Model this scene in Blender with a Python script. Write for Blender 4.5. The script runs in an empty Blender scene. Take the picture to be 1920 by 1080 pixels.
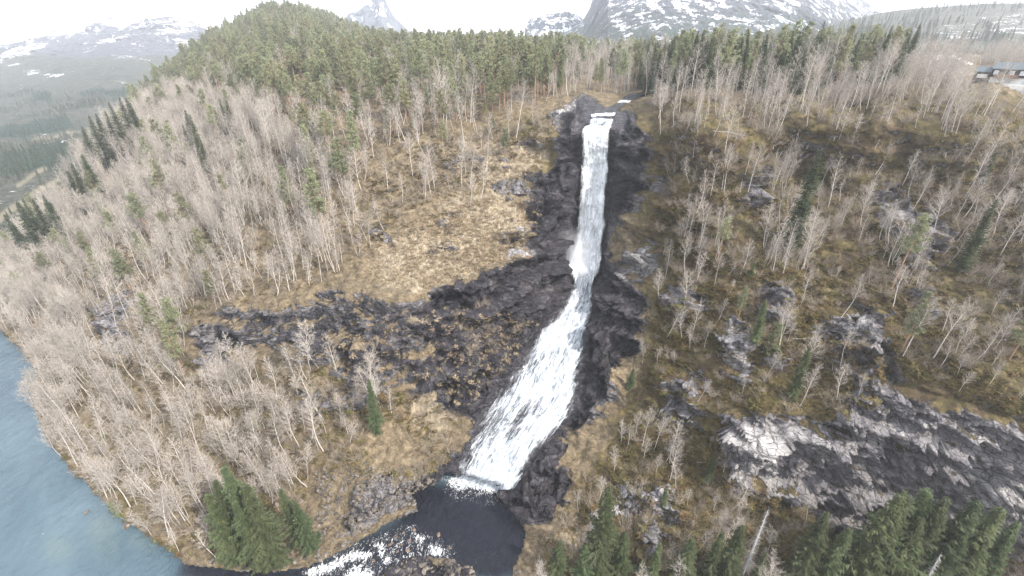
import bpy, math, random
import numpy as np
from mathutils import Vector, Matrix, Euler

# ------------------------------------------------------------------ camera, sky, sun, exposure
SC = bpy.context.scene
COL = SC.collection
R = math.radians
PITCH, FPX, CAMZ = R(28.5), 870.0, 100.0
cd = bpy.data.cameras.new("camera"); cam = bpy.data.objects.new("camera", cd); COL.objects.link(cam)
cam.location = (0, 0, CAMZ); cam.rotation_euler = (R(90) - PITCH, 0, 0)
cd.sensor_width = 36; cd.lens = FPX / 1920 * 36; cd.clip_start = 0.5; cd.clip_end = 20000
SC.camera = cam
HAZE = 0.00029          # density of the valley air
SUN_EL, SUN_AZ = R(44), R(126)          # azimuth from +Y towards +X
w = bpy.data.worlds.new("World"); SC.world = w; w.use_nodes = True
nt = w.node_tree; nt.nodes.clear()
sky = nt.nodes.new("ShaderNodeTexSky"); sky.sky_type = 'NISHITA'; sky.sun_disc = False
sky.sun_elevation = SUN_EL; sky.sun_rotation = SUN_AZ; sky.air_density = 1.0; sky.dust_density = 4.0; sky.ozone_density = 1.0
bg = nt.nodes.new("ShaderNodeBackground"); bg.inputs[1].default_value = 0.11
# thin bright high cloud over the blue, all round
mxs = nt.nodes.new("ShaderNodeMix"); mxs.data_type = 'RGBA'; mxs.inputs[0].default_value = 0.6
mxs.inputs[7].default_value = (9.5, 9.6, 9.9, 1)
nt.links.new(sky.outputs[0], mxs.inputs[6]); nt.links.new(mxs.outputs[2], bg.inputs[0])
wo = nt.nodes.new("ShaderNodeOutputWorld"); nt.links.new(bg.outputs[0], wo.inputs[0])
sl = bpy.data.lights.new("sun", 'SUN'); sl.energy = 3.9; sl.angle = R(1.0); sl.color = (1.0, 0.93, 0.83)
sun = bpy.data.objects.new("sun", sl); COL.objects.link(sun)
sd = Vector((math.sin(SUN_AZ) * math.cos(SUN_EL), math.cos(SUN_AZ) * math.cos(SUN_EL), math.sin(SUN_EL)))
sun.rotation_euler = sd.to_track_quat('Z', 'Y').to_euler(); sun.location = (200, 100, 300)
SC.view_settings.view_transform = 'Standard'; SC.view_settings.look = 'None'
SC.view_settings.exposure = 1.38; SC.view_settings.gamma = 1
SC.render.engine = 'CYCLES'
SC.cycles.max_bounces = 5; SC.cycles.diffuse_bounces = 3; SC.cycles.transparent_max_bounces = 24
SC.cycles.volume_bounces = 2; SC.cycles.use_denoising = True; SC.cycles.denoising_prefilter = 'NONE'; SC.cycles.sample_clamp_indirect = 2.0; SC.cycles.sample_clamp_direct = 12.0

# ------------------------------------------------------------------ small helpers
def tag(o, label=None, cat=None, group=None, kind=None):
    if label: o['label'] = label
    if cat: o['category'] = cat
    if group: o['group'] = group
    if kind: o['kind'] = kind
    return o

def mesh_obj(name, verts, faces, mat=None, parent=None, smooth=False):
    me = bpy.data.meshes.new(name)
    me.from_pydata([tuple(v) for v in verts], [], [tuple(f) for f in faces])
    if smooth: me.shade_smooth()
    if mat: me.materials.append(mat)
    o = bpy.data.objects.new(name, me); COL.objects.link(o)
    if parent: o.parent = parent
    return o

def empty(name, loc=(0, 0, 0), rz=0):
    o = bpy.data.objects.new(name, None); COL.objects.link(o); o.location = loc; o.rotation_euler = (0, 0, rz)
    o.empty_display_size = .5
    return o

def _h(ix, iy, iz, s):
    n = (ix * 374761393 + iy * 668265263 + iz * 2147483647 + s * 1274126177) & 0xffffffff
    n = ((n ^ (n >> 13)) * 1274126177) & 0xffffffff
    n = ((n ^ (n >> 16)) * 2246822519) & 0xffffffff
    return ((n ^ (n >> 15)) & 0xffffff) / float(0xffffff)

def vnoise(P, s=0):
    f = np.floor(P).astype(np.int64); t = P - f; t = t * t * t * (t * (t * 6 - 15) + 10)
    x, y, z = f[..., 0], f[..., 1], f[..., 2]; r = 0
    for i in (0, 1):
        for j in (0, 1):
            for k in (0, 1):
                wgt = (t[..., 0] if i else 1 - t[..., 0]) * (t[..., 1] if j else 1 - t[..., 1]) * (t[..., 2] if k else 1 - t[..., 2])
                r = r + wgt * _h(x + i, y + j, z + k, s)
    return r * 2 - 1

def fbm(P, octs=4, s=0, gain=.5, ridge=False):
    a, r, tot = 1.0, 0, 0
    for o in range(octs):
        n = vnoise(P * (2.03 ** o) + 17.3 * o, s + o)
        if ridge: n = 1 - 2 * np.abs(n)
        r = r + a * n; tot += a; a *= gain
    return r / tot

def facets(P, s=0, tilt=.6):
    """per-cell tilted planes: broken rock faces"""
    f = np.floor(P).astype(np.int64); best = np.full(P.shape[:-1], 9.0); out = np.zeros(P.shape[:-1])
    for i in (-1, 0, 1):
        for j in (-1, 0, 1):
            for k in (-1, 0, 1):
                c = f + np.array((i, j, k)); a = (c[..., 0], c[..., 1], c[..., 2])
                q = np.stack([_h(*a, s + 1), _h(*a, s + 2), _h(*a, s + 3)], -1) + c
                d = P - q; d2 = (d ** 2).sum(-1)
                g = np.stack([_h(*a, s + 4), _h(*a, s + 5), _h(*a, s + 6)], -1) * 2 - 1
                val = (_h(*a, s + 7) * 2 - 1) + tilt * (g * d).sum(-1) * 2
                m = d2 < best; best = np.where(m, d2, best); out = np.where(m, val, out)
    return out

def in_poly(X, Y, poly):
    X = np.asarray(X, float); Y = np.asarray(Y, float); r = np.zeros(X.shape, bool); n = len(poly)
    for i in range(n):
        x1, y1 = poly[i]; x2, y2 = poly[(i + 1) % n]
        if y1 == y2: continue
        c = ((y1 > Y) != (y2 > Y)) & (X < (x2 - x1) * (Y - y1) / (y2 - y1) + x1)
        r ^= c
    return r

def ray(px, py):
    cx = (px - 960.0) / FPX; cy = (540.0 - py) / FPX
    return cx, math.cos(PITCH) + cy * math.sin(PITCH), -math.sin(PITCH) + cy * math.cos(PITCH)

def project(x, y, z):
    wz = z - CAMZ
    f = y * math.cos(PITCH) - wz * math.sin(PITCH); u = y * math.sin(PITCH) + wz * math.cos(PITCH)
    return 960 + FPX * x / f, 540 - FPX * u / f, f

class TPS:
    """smooth 1/distance surface through surveyed points; a plane stays a plane"""
    def __init__(s, pts, lam=1e-4):
        p = np.array(pts, float); s.c = p[:, :2] / 400.0; v = 1.0 / p[:, 2]
        n = len(p); K = s._k(s.c) + lam * np.eye(n); Pm = np.c_[np.ones(n), s.c]
        A = np.zeros((n + 3, n + 3)); A[:n, :n] = K; A[:n, n:] = Pm; A[n:, :n] = Pm.T
        s.w = np.linalg.solve(A, np.r_[v, 0, 0, 0])
    def _k(s, q):
        d2 = ((q[:, None, :] - s.c[None]) ** 2).sum(-1)
        return .5 * d2 * np.log(d2 + 1e-12)
    def __call__(s, X, Y):
        sh = np.shape(X); q = np.c_[np.ravel(X), np.ravel(Y)] / 400.0; o = np.empty(len(q))
        for i in range(0, len(q), 40000):
            b = q[i:i + 40000]; o[i:i + 40000] = s._k(b) @ s.w[:-3] + s.w[-3] + b @ s.w[-2:]
        return o.reshape(sh)

def smooth01(a, b, x):
    t = np.clip((x - a) / (b - a), 0, 1); return t * t * (3 - 2 * t)

def grid_mesh(name, P, mat, attrs=None, smooth=True, uv=None):
    nr, nc = P.shape[:2]
    me = bpy.data.meshes.new(name)
    idx = np.arange(nr * nc).reshape(nr, nc)
    q = np.stack([idx[:-1, :-1], idx[1:, :-1], idx[1:, 1:], idx[:-1, 1:]], -1).reshape(-1, 4)
    me.vertices.add(nr * nc); me.vertices.foreach_set("co", P.astype(np.float32).ravel())
    me.loops.add(len(q) * 4); me.loops.foreach_set("vertex_index", q.astype(np.int32).ravel())
    me.polygons.add(len(q)); me.polygons.foreach_set("loop_start", np.arange(0, len(q) * 4, 4, dtype=np.int32))
    me.update(calc_edges=True)
    if smooth: me.shade_smooth()
    for k, A in (attrs or {}).items():
        a = me.attributes.new(k, 'FLOAT_COLOR', 'POINT'); a.data.foreach_set("color", A.astype(np.float32).ravel())
    if uv is not None:
        l = me.uv_layers.new(name="UVMap"); l.data.foreach_set("uv", uv.reshape(-1, 2)[q.ravel()].astype(np.float32).ravel())
    me.materials.append(mat)
    o = bpy.data.objects.new(name, me); COL.objects.link(o)
    return o

# ------------------------------------------------------------------ node helpers
class NT:
    def __init__(s, name):
        s.m = bpy.data.materials.new(name); s.m.use_nodes = True; s.t = s.m.node_tree; s.t.nodes.clear()
        s.out = s.t.nodes.new("ShaderNodeOutputMaterial")
        s.tc = None
    def n(s, typ, **kw):
        x = s.t.nodes.new(typ)
        for k, v in kw.items(): setattr(x, k, v)
        return x
    def l(s, a, b): s.t.links.new(a, b)
    def put(s, sock, v):
        if isinstance(v, bpy.types.NodeSocket): s.l(v, sock)
        elif v is not None: sock.default_value = v
    def obj(s):
        if not s.tc: s.tc = s.n("ShaderNodeTexCoord")
        return s.tc.outputs['Object']
    def mapping(s, vec, scale=(1, 1, 1), rot=(0, 0, 0)):
        m = s.n("ShaderNodeMapping"); s.l(vec, m.inputs[0]); m.inputs['Scale'].default_value = scale; m.inputs['Rotation'].default_value = rot
        return m.outputs[0]
    def noise(s, scale, detail=5, rough=.55, vec=None, dist=0):
        x = s.n("ShaderNodeTexNoise"); s.l(vec or s.obj(), x.inputs['Vector']); x.inputs['Scale'].default_value = scale
        x.inputs['Detail'].default_value = detail; x.inputs['Roughness'].default_value = rough; x.inputs['Distortion'].default_value = dist
        return x.outputs[0]
    def voro(s, scale, feat='F1', vec=None, out=0):
        x = s.n("ShaderNodeTexVoronoi"); x.feature = feat; s.l(vec or s.obj(), x.inputs['Vector']); x.inputs['Scale'].default_value = scale
        return x.outputs[out]
    def ramp(s, f, stops, interp='LINEAR'):
        x = s.n("ShaderNodeValToRGB"); s.l(f, x.inputs[0]); e = x.color_ramp.elements; x.color_ramp.interpolation = interp
        while len(e) < len(stops): e.new(.5)
        for i, (p, c) in enumerate(stops):
            e[i].position = p; e[i].color = (c, c, c, 1) if isinstance(c, (int, float)) else (*c, 1)
        return x.outputs[0]
    def math(s, op, a, b=None, c=None, clamp=False):
        x = s.n("ShaderNodeMath"); x.operation = op; x.use_clamp = clamp
        s.put(x.inputs[0], a); s.put(x.inputs[1], b)
        if c is not None: s.put(x.inputs[2], c)
        return x.outputs[0]
    def mix(s, f, a, b):
        x = s.n("ShaderNodeMix"); x.data_type = 'RGBA'
        s.put(x.inputs[0], f); s.put(x.inputs[6], (*a, 1) if isinstance(a, tuple) else a); s.put(x.inputs[7], (*b, 1) if isinstance(b, tuple) else b)
        return x.outputs[2]
    def step(s, v, lo, hi):
        x = s.n("ShaderNodeMapRange"); x.interpolation_type = 'SMOOTHSTEP'; s.put(x.inputs[0], v)
        x.inputs[1].default_value = lo; x.inputs[2].default_value = hi
        return x.outputs[0]
    def attr(s, name):
        a = s.n("ShaderNodeAttribute", attribute_name=name); sp = s.n("ShaderNodeSeparateColor"); s.l(a.outputs['Color'], sp.inputs[0])
        return sp.outputs[0], sp.outputs[1], sp.outputs[2]
    def bump(s, h, strength=.5, dist=.3, nrm=None):
        b = s.n("ShaderNodeBump"); b.inputs['Strength'].default_value = strength; b.inputs['Distance'].default_value = dist
        s.l(h, b.inputs['Height'])
        if nrm: s.l(nrm, b.inputs['Normal'])
        return b.outputs[0]
    def bsdf(s, col, rough=.9, nrm=None, spec=.25, alpha=None):
        p = s.n("ShaderNodeBsdfPrincipled"); s.put(p.inputs['Base Color'], (*col, 1) if isinstance(col, tuple) else col)
        s.put(p.inputs['Roughness'], rough); s.put(p.inputs['Specular IOR Level'], spec)
        if nrm: s.l(nrm, p.inputs['Normal'])
        if alpha is not None: s.put(p.inputs['Alpha'], alpha)
        return p
    def done(s, sh):
        s.l(sh if isinstance(sh, bpy.types.NodeSocket) else sh.outputs[0], s.out.inputs[0]); return s.m

def plain(name, col, rough=.8, var=.25, scale=3.0, rnd=.0):
    t = NT(name); f = t.noise(scale, 5, .65)
    lo = tuple(c * (1 - var) for c in col); hi = tuple(min(1, c * (1 + var)) for c in col)
    c = t.ramp(f, [(.3, lo), (.7, hi)])
    if rnd:
        oi = t.n("ShaderNodeObjectInfo"); hs = t.n("ShaderNodeHueSaturation"); t.l(c, hs.inputs['Color'])
        mr = t.n("ShaderNodeMapRange"); t.l(oi.outputs['Random'], mr.inputs[0]); mr.inputs[3].default_value = 1 - rnd; mr.inputs[4].default_value = 1 + rnd
        t.l(mr.outputs[0], hs.inputs['Value']); c = hs.outputs[0]
    return t.done(t.bsdf(c, rough, t.bump(f, .4, .05)))

def leafy(name, lo, hi, rnd=.3, hue=.03):
    t = NT(name); f = t.noise(1.3, 4, .6)
    c = t.ramp(f, [(.3, lo), (.72, hi)])
    oi = t.n("ShaderNodeObjectInfo"); hs = t.n("ShaderNodeHueSaturation"); t.l(c, hs.inputs['Color'])
    mr = t.n("ShaderNodeMapRange"); t.l(oi.outputs['Random'], mr.inputs[0]); mr.inputs[3].default_value = 1 - rnd; mr.inputs[4].default_value = 1 + rnd
    wn = t.n("ShaderNodeTexWhiteNoise", noise_dimensions='1D'); t.l(oi.outputs['Random'], wn.inputs['W'])
    mh = t.n("ShaderNodeMapRange"); t.l(wn.outputs[0], mh.inputs[0]); mh.inputs[3].default_value = .5 - hue; mh.inputs[4].default_value = .5 + hue
    t.l(mr.outputs[0], hs.inputs['Value']); t.l(mh.outputs[0], hs.inputs['Hue'])
    p = t.bsdf(hs.outputs[0], .65, None, .3)
    tr = t.n("ShaderNodeBsdfTranslucent"); t.l(hs.outputs[0], tr.inputs[0])
    ms = t.n("ShaderNodeMixShader"); ms.inputs[0].default_value = .3; t.l(p.outputs[0], ms.inputs[1]); t.l(tr.outputs[0], ms.inputs[2])
    return t.done(ms)

# ------------------------------------------------------------------ materials of the setting
def mat_slope():
    t = NT("hillside"); ob = t.obj()
    big = t.noise(.07, 6, .62, dist=.5); mid = t.noise(.28, 9, .72, dist=.4); fin = t.noise(1.1, 6, .72); fin2 = t.noise(.62, 7, .76, dist=.5)
    ro, wet, tan = t.attr("rock_wet_tan"); moss, pale, rus = t.attr("moss_pale_russet_shade")
    geo = t.n("ShaderNodeNewGeometry"); sp = t.n("ShaderNodeSeparateXYZ"); t.l(geo.outputs['Normal'], sp.inputs[0])
    ground = t.ramp(fin2, [(.28, (.024, .018, .012)), (.42, (.080, .062, .040)), (.55, (.16, .125, .080)), (.72, (.29, .235, .165))])
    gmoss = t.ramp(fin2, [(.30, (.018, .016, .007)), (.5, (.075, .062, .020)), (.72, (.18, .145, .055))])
    grus = t.ramp(fin2, [(.30, (.016, .010, .007)), (.5, (.052, .036, .023)), (.72, (.13, .085, .05))])  # dark moss and russet tones; on the right bank they also carry painted shade
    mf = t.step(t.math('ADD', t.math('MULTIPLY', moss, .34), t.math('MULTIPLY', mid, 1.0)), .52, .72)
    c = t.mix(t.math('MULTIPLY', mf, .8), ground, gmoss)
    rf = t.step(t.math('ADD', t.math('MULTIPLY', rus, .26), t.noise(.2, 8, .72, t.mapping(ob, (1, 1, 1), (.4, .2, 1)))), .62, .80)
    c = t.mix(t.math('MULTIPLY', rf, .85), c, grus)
    streak = t.noise(.7, 7, .74, t.mapping(ob, (2.0, 1.0, .8)), .3)
    gtan = t.ramp(streak, [(.30, (.065, .050, .034)), (.44, (.185, .152, .108)), (.58, (.32, .27, .20)), (.75, (.52, .45, .36))])
    tf = t.step(t.math('ADD', tan, t.math('MULTIPLY', t.math('SUBTRACT', mid, .5), 2.8)), .35, .8)
    c = t.mix(t.math('MULTIPLY', tf, .85), c, gtan)
    # rock: slabs with thin dark joints, pale lichen patches, streaks of seepage
    st_v = t.mapping(ob, (.5, .5, 1.9), (.35, -.28, 0))
    strat = t.noise(.42, 9, .66, st_v, .6)
    sl1 = t.noise(.16, 5, .6, t.mapping(ob, (1, 1, 1.6), (.3, -.3, .2)), .8)
    cr1 = t.voro(.16, 'DISTANCE_TO_EDGE', t.mapping(ob, (1, 1, 2.3), (.35, -.28, .4))); cr2 = t.voro(.5, 'DISTANCE_TO_EDGE', t.mapping(ob, (1, 1, 2.0), (.3, .1, .9)))
    crackm = t.math('MINIMUM', t.step(t.math('ADD', cr1, t.math('MULTIPLY', t.math('SUBTRACT', fin, .5), .12)), 0.0, .045), t.step(t.math('ADD', cr2, t.math('MULTIPLY', t.math('SUBTRACT', fin, .5), .12)), -.01, .05))
    tone = t.math('ADD', t.math('MULTIPLY', strat, .6), t.math('MULTIPLY', sl1, .4))
    rockc = t.ramp(tone, [(.30, (.085, .080, .090)), (.43, (.160, .152, .165)), (.55, (.23, .22, .23)), (.68, (.34, .33, .33))])
    lich = t.step(t.math('ADD', t.math('MULTIPLY', t.noise(1.3, 6, .8), .5), t.math('MULTIPLY', big, .5)), .535, .60)
    rockc = t.mix(t.math('MULTIPLY', lich, t.math('ADD', t.math('MULTIPLY', pale, .6), .30)), rockc, (.58, .57, .55))
    palec = t.ramp(strat, [(.34, (.13, .125, .13)), (.5, (.30, .29, .295)), (.64, (.52, .51, .50))])
    rockc = t.mix(t.step(t.math('ADD', pale, t.math('MULTIPLY', t.math('SUBTRACT', fin2, .5), 2.6)), .55, .85), rockc, palec)
    drip = t.noise(.9, 6, .7, t.mapping(ob, (1.6, 1.6, .14)))
    wetc = t.ramp(tone, [(.35, (.008, .008, .013)), (.45, (.023, .022, .029)), (.55, (.058, .054, .065)), (.66, (.16, .15, .16))])
    wetc = t.mix(t.math('MULTIPLY', t.step(drip, .60, .70), .35), wetc, (.30, .29, .30))
    wf = t.step(t.math('ADD', wet, t.math('MULTIPLY', t.math('SUBTRACT', mid, .5), 1.5)), .35, .65)
    rockc = t.mix(wf, rockc, wetc)
    rockc = t.mix(t.math('MULTIPLY', t.math('SUBTRACT', 1.0, crackm), .55), rockc, (.018, .017, .019))
    steep = t.math('SUBTRACT', 1.0, sp.outputs[2])
    led = t.math('MULTIPLY', ro, t.math('ADD', t.math('ADD', .92, t.math('MULTIPLY', t.math('ADD', wet, pale), .25)), t.math('MULTIPLY', t.step(steep, .10, .5), .6)))
    rk = t.math('ADD', led, t.math('MULTIPLY', t.math('SUBTRACT', mid, .5), 2.0))
    rk = t.math('ADD', rk, t.math('MULTIPLY', t.math('SUBTRACT', steep, .62), .5))
    rk = t.step(rk, .44, .54)
    c = t.mix(rk, c, rockc)
    rough = t.math('SUBTRACT', .95, t.math('MULTIPLY', t.math('MULTIPLY', rk, wf), .55))
    b1 = t.bump(fin2, .8, .8)
    b3 = t.bump(t.math('MULTIPLY', t.math('ADD', tone, t.math('MULTIPLY', crackm, .12)), rk), 1.0, 2.2, b1)
    return t.done(t.bsdf(c, rough, b3, .3))

def mat_water():
    t = NT("water"); ob = t.obj()
    foam, sh, dk = t.attr("foam_shallow_dark")
    n1 = t.noise(.045, 5, .6, dist=.6)
    deep = t.ramp(n1, [(.3, (.035, .068, .095)), (.7, (.075, .118, .150))])
    c = t.mix(t.math('MULTIPLY', t.math('MULTIPLY', sh, n1), .55), deep, (.13, .17, .13))
    c = t.mix(dk, c, (.010, .012, .019))
    wv = t.mapping(ob, (1, .5, 1), (0, 0, R(35)))
    w1 = t.noise(.55, 6, .66, wv, .5); w2 = t.noise(.2, 4, .5, wv)
    ff = t.noise(1.1, 8, .74, t.mapping(ob, (1.5, .8, 1), (0, 0, R(-35))), 1.6)
    f = t.step(t.math('ADD', foam, t.math('MULTIPLY', t.math('SUBTRACT', ff, .5), 3.0)), .45, .85)
    c = t.mix(f, c, (.80, .83, .86))
    rough = t.math('ADD', .12, t.math('MULTIPLY', f, .6))
    nb = t.bump(w1, .9, .75); nb = t.bump(t.math('MULTIPLY', f, ff), .5, .4, t.bump(w2, .4, .5, nb))
    return t.done(t.bsdf(c, rough, nb, t.math('SUBTRACT', .5, t.math('MULTIPLY', dk, .32))))

def mat_falls():
    """u across (m), v down the flow (m), red = how full the sheet is"""
    t = NT("falling_water"); uv = t.n("ShaderNodeUVMap").outputs[0]
    full, seed, _ = t.attr("full_seed")
    s1 = t.noise(.8, 8, .68, t.mapping(uv, (1.5, .17, 1)), .5)
    s2 = t.noise(1.0, 6, .7, t.mapping(uv, (2.8, .42, 1)), .5)
    lump = t.noise(.6, 7, .66, t.mapping(uv, (.8, .45, 1)), 1.2)
    s = t.math('ADD', t.math('ADD', t.math('MULTIPLY', s1, .42), t.math('MULTIPLY', s2, .26)), t.math('MULTIPLY', lump, .32))
    a = t.step(t.math('ADD', full, t.math('MULTIPLY', t.math('SUBTRACT', s, .5), 3.4)), .08, .92)
    c = t.ramp(s, [(.36, (.12, .16, .21)), (.47, (.33, .38, .44)), (.60, (.68, .71, .74))])
    c = t.mix(seed, c, (.74, .765, .79))
    nb = t.bump(s, .3, .4)
    return t.done(t.bsdf(c, .8, nb, .1, a))

def mat_mountain(name, snow_lo, snow_hi, rockcol, forest=None, forest_z=(0, 0), patch=.5, scale=.004):
    """bare rock with snow lying where it is high and not steep; forest below"""
    t = NT(name); ob = t.obj(); geo = t.n("ShaderNodeNewGeometry")
    sp = t.n("ShaderNodeSeparateXYZ"); t.l(geo.outputs['Normal'], sp.inputs[0]); so = t.n("ShaderNodeSeparateXYZ"); t.l(ob, so.inputs[0])
    big = t.noise(scale, 8, .62); fin = t.noise(scale * 9, 9, .75, t.mapping(ob, (1, 1, .45)))
    mid = t.noise(scale * 3.2, 9, .72, t.mapping(ob, (1, 1, .6), (0, .5, 0)))
    rk = t.ramp(fin, [(.3, tuple(x * .45 for x in rockcol)), (.55, rockcol), (.75, tuple(x * 1.9 for x in rockcol))])
    hz = t.step(so.outputs[2], snow_lo, snow_hi)
    s = t.math('ADD', t.math('MULTIPLY', hz, .55), t.math('MULTIPLY', t.math('SUBTRACT', mid, .5), 2.4))
    s = t.math('ADD', s, t.math('MULTIPLY', t.math('SUBTRACT', fin, .5), 1.2))
    s = t.math('ADD', s, t.math('MULTIPLY', t.math('SUBTRACT', sp.outputs[2], .6), .5))
    sf = t.step(s, patch, patch + .12)
    c = rk
    if forest:
        tre = t.voro(.11, 'F1'); fc = t.ramp(t.math('ADD', t.math('MULTIPLY', tre, .05), t.math('MULTIPLY', fin, .9)), [(.3, tuple(x * .35 for x in forest)), (.5, forest), (.7, tuple(x * 1.8 for x in forest))])
        ff = t.step(t.math('ADD', so.outputs[2], t.math('MULTIPLY', t.math('SUBTRACT', mid, .5), (forest_z[1] - forest_z[0]) * 2.5)), forest_z[1], forest_z[0])
        c = t.mix(ff, c, fc)
        sf = t.math('MULTIPLY', sf, t.math('SUBTRACT', 1.0, t.math('MULTIPLY', ff, .92)))
    c = t.mix(sf, c, (.82, .85, .90))
    nb = t.bump(fin, .8, 6)
    return t.done(t.bsdf(c, .9, nb, .1))

M_SLOPE, M_WATER, M_FALLS = mat_slope(), mat_water(), mat_falls()

# ------------------------------------------------------------------ the hillside (near terrain)
# surveyed points: (image x, image y) of the photo and the ground distance north of the camera, in metres
S = [(-700,620,230),(-700,1300,52),(-200,600,175),(-200,900,82),(0,618,150),(0,900,82),(0,1200,53),(200,1100,57),(400,1250,48),(700,1200,51),
 (70,700,124),(130,870,85.5),(250,985,68),(345,1055,59),(560,1068,58),(700,1090,56),
 (0,500,205),(60,460,215),(130,390,225),(160,320,245),(240,240,300),(330,155,430),(400,95,540),(450,60,640),(510,32,720),(600,45,700),(660,75,620),(-200,545,240),(-700,575,330),
 (250,400,190),(300,300,225),(400,200,270),(450,300,190),(300,500,150),(150,600,143),(300,600,126),(300,750,103),(300,900,79),(150,720,116),(450,560,122),(470,660,110),
 (450,800,93),(450,950,73),(600,400,140),(600,300,162),(600,200,205),(600,120,330),(800,400,136),(800,300,155),(800,200,185),(800,130,300),(800,100,560),
 (950,250,160),(950,330,146),(950,160,215),(1000,102,560),(1040,300,148),(1020,380,136),(1000,450,125),
 (850,500,116),(700,530,115),(600,550,116),(700,600,101),(640,680,96),(560,670,98),(800,600,103),(920,560,109),(700,750,90),(700,850,80),(700,960,70),(800,780,91),(850,700,98),
 (840,860,83),(780,900,76.5),(900,910,77.5),(1010,550,117),(960,640,108),
 (1125,222,151),(1120,240,148.5),(1115,300,147.5),(1110,360,146),(1105,430,143),(1100,480,138.5),(1098,510,134),(1095,545,127),(1075,590,118),(1050,620,112),(1010,690,103),(980,760,94),(940,830,86),(905,890,80),
 (1072,250,145),(1065,350,139),(1045,470,128),(1050,200,165),(1100,195,170),(1170,190,180),(1215,175,198),(1150,150,270),(1170,110,540),
 (1180,240,143),(1175,330,138),(1165,420,130),(1150,500,124),(1140,580,114),(1130,660,104),(1110,740,94),(1050,830,86),(1000,920,76),(985,1000,67),
 (1250,200,148),(1250,300,131),(1300,450,112),(1230,480,118),(1220,600,105),(1220,740,89),(1180,850,79),(1200,950,70),(1150,1050,60.5),(950,1100,57),(1000,1250,48),
 (1300,185,142),(1500,180,138),(1650,180,133),(1300,110,500),(1500,108,470),(1400,140,240),(1600,145,220),(1700,130,230),(1700,108,420),(1870,158,150),(1870,128,250),(1900,112,400),(2200,180,140),(2200,120,330),(2700,150,220),
 (1500,300,127),(1500,450,106),(1400,600,91),(1500,600,89),(1600,600,88),(1380,730,81),(1500,730,79.5),(1500,765,74.5),(1420,790,73),(1420,920,69.8),(1500,860,71),(1600,800,70.8),(1600,900,68.3),(1600,985,66),(1800,800,67),(1800,900,64.8),(1800,1010,62.5),(1300,850,77),(1300,1030,60),(1500,1060,58.5),(1500,1250,49),
 (1700,300,118),(1700,450,101),(1700,650,81),(1640,720,76),(1750,750,71),(1900,300,113),(1900,450,97),(1900,600,80),(1900,775,66),(1900,990,61),(1900,1200,49),(2300,600,75),(2300,900,56),(2300,1250,44),(2300,350,105),(2700,900,52),(2700,400,95)]
TP = TPS(S)
_tx = [-700,-200,0,60,130,160,240,330,400,450,510,560,600,650,700,800,1000,1150,1190,1250,1600,1700,1800,1920,2700]
_ty = [585,550,480,440,372,300,226,142,84,50,29,31,40,62,84,97,101,103,107,101,102,106,102,110,125]
def top_of(px): return np.interp(px, _tx, _ty)
cols = np.r_[np.arange(-700, 0, 16), np.arange(0, 1920, 3.4), np.arange(1920, 2701, 16)]
NR = 350
tt = np.linspace(0, 1, NR)[:, None]
GX = np.repeat(cols[None], NR, 0); GT = top_of(cols)[None]; GY = GT + (1290 - GT) * tt
inv = np.clip(TP(GX, GY), 1 / 1100., 1 / 40.)
WATER_POLY = [(-900,600),(-100,600),(0,618),(40,655),(70,700),(62,760),(90,830),(130,875),(200,945),(250,985),(330,1035),(345,1058),(420,1068),(500,1074),(570,1066),
 (620,1045),(680,1010),(740,975),(782,958),(770,925),(820,905),(838,885),(870,893),(940,915),(932,932),(962,962),(988,1000),(980,1030),(962,1060),(955,1110),(950,1180),(905,1180),(900,1090),(885,1062),(840,1045),(770,1042),(730,1062),(700,1090),(690,1400),(-900,1400)]
warp = np.stack([GX / 45., GY / 45., GX * 0], -1)
wx = fbm(warp, 5, 5, .62) ; wy = fbm(warp + 31.7, 5, 9, .62)
def soft(polys, blur, amp=38, ax=None):
    m = np.zeros(GX.shape)
    for p in polys: m = np.maximum(m, in_poly(GX + wx * amp, GY + wy * amp, p).astype(float))
    for _ in range(blur):
        m[1:-1] = (m[:-2] + 2 * m[1:-1] + m[2:]) / 4; m[:, 1:-1] = (m[:, :-2] + 2 * m[:, 1:-1] + m[:, 2:]) / 4
    return m
GORGE = [(1085,188),(1060,215),(1045,260),(1050,300),(1012,335),(1000,400),(1002,470),(930,500),(850,535),(770,560),(800,600),(830,660),(740,700),(840,760),(885,790),(850,850),(800,890),(760,915),(780,950),(1000,1000),(1040,985),(1075,900),(1050,830),(1085,790),(1160,720),(1195,650),(1205,560),(1175,500),(1120,455),(1180,400),(1215,330),(1205,210),(1165,200),(1150,185)]
LEFTCLIFF = [(370,610),(430,565),(560,575),(640,525),(700,560),(800,545),(900,520),(870,640),(760,650),(640,690),(560,670),(470,650),(400,660)]
LEFTLOW = [(620,690),(760,650),(860,700),(830,760),(740,720),(640,760)]
RCLIFF = [(1362,768),(1400,772),(1440,782),(1560,798),(1582,745),(1620,730),(1570,670),(1530,640),(1535,588),(1600,575),(1650,588),(1668,640),(1690,712),(1760,758),(1830,775),(1930,790),(2300,800),(2300,1060),(1920,1040),(1720,1040),(1600,1010),(1520,975),(1470,915),(1390,910),(1356,840)]
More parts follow.
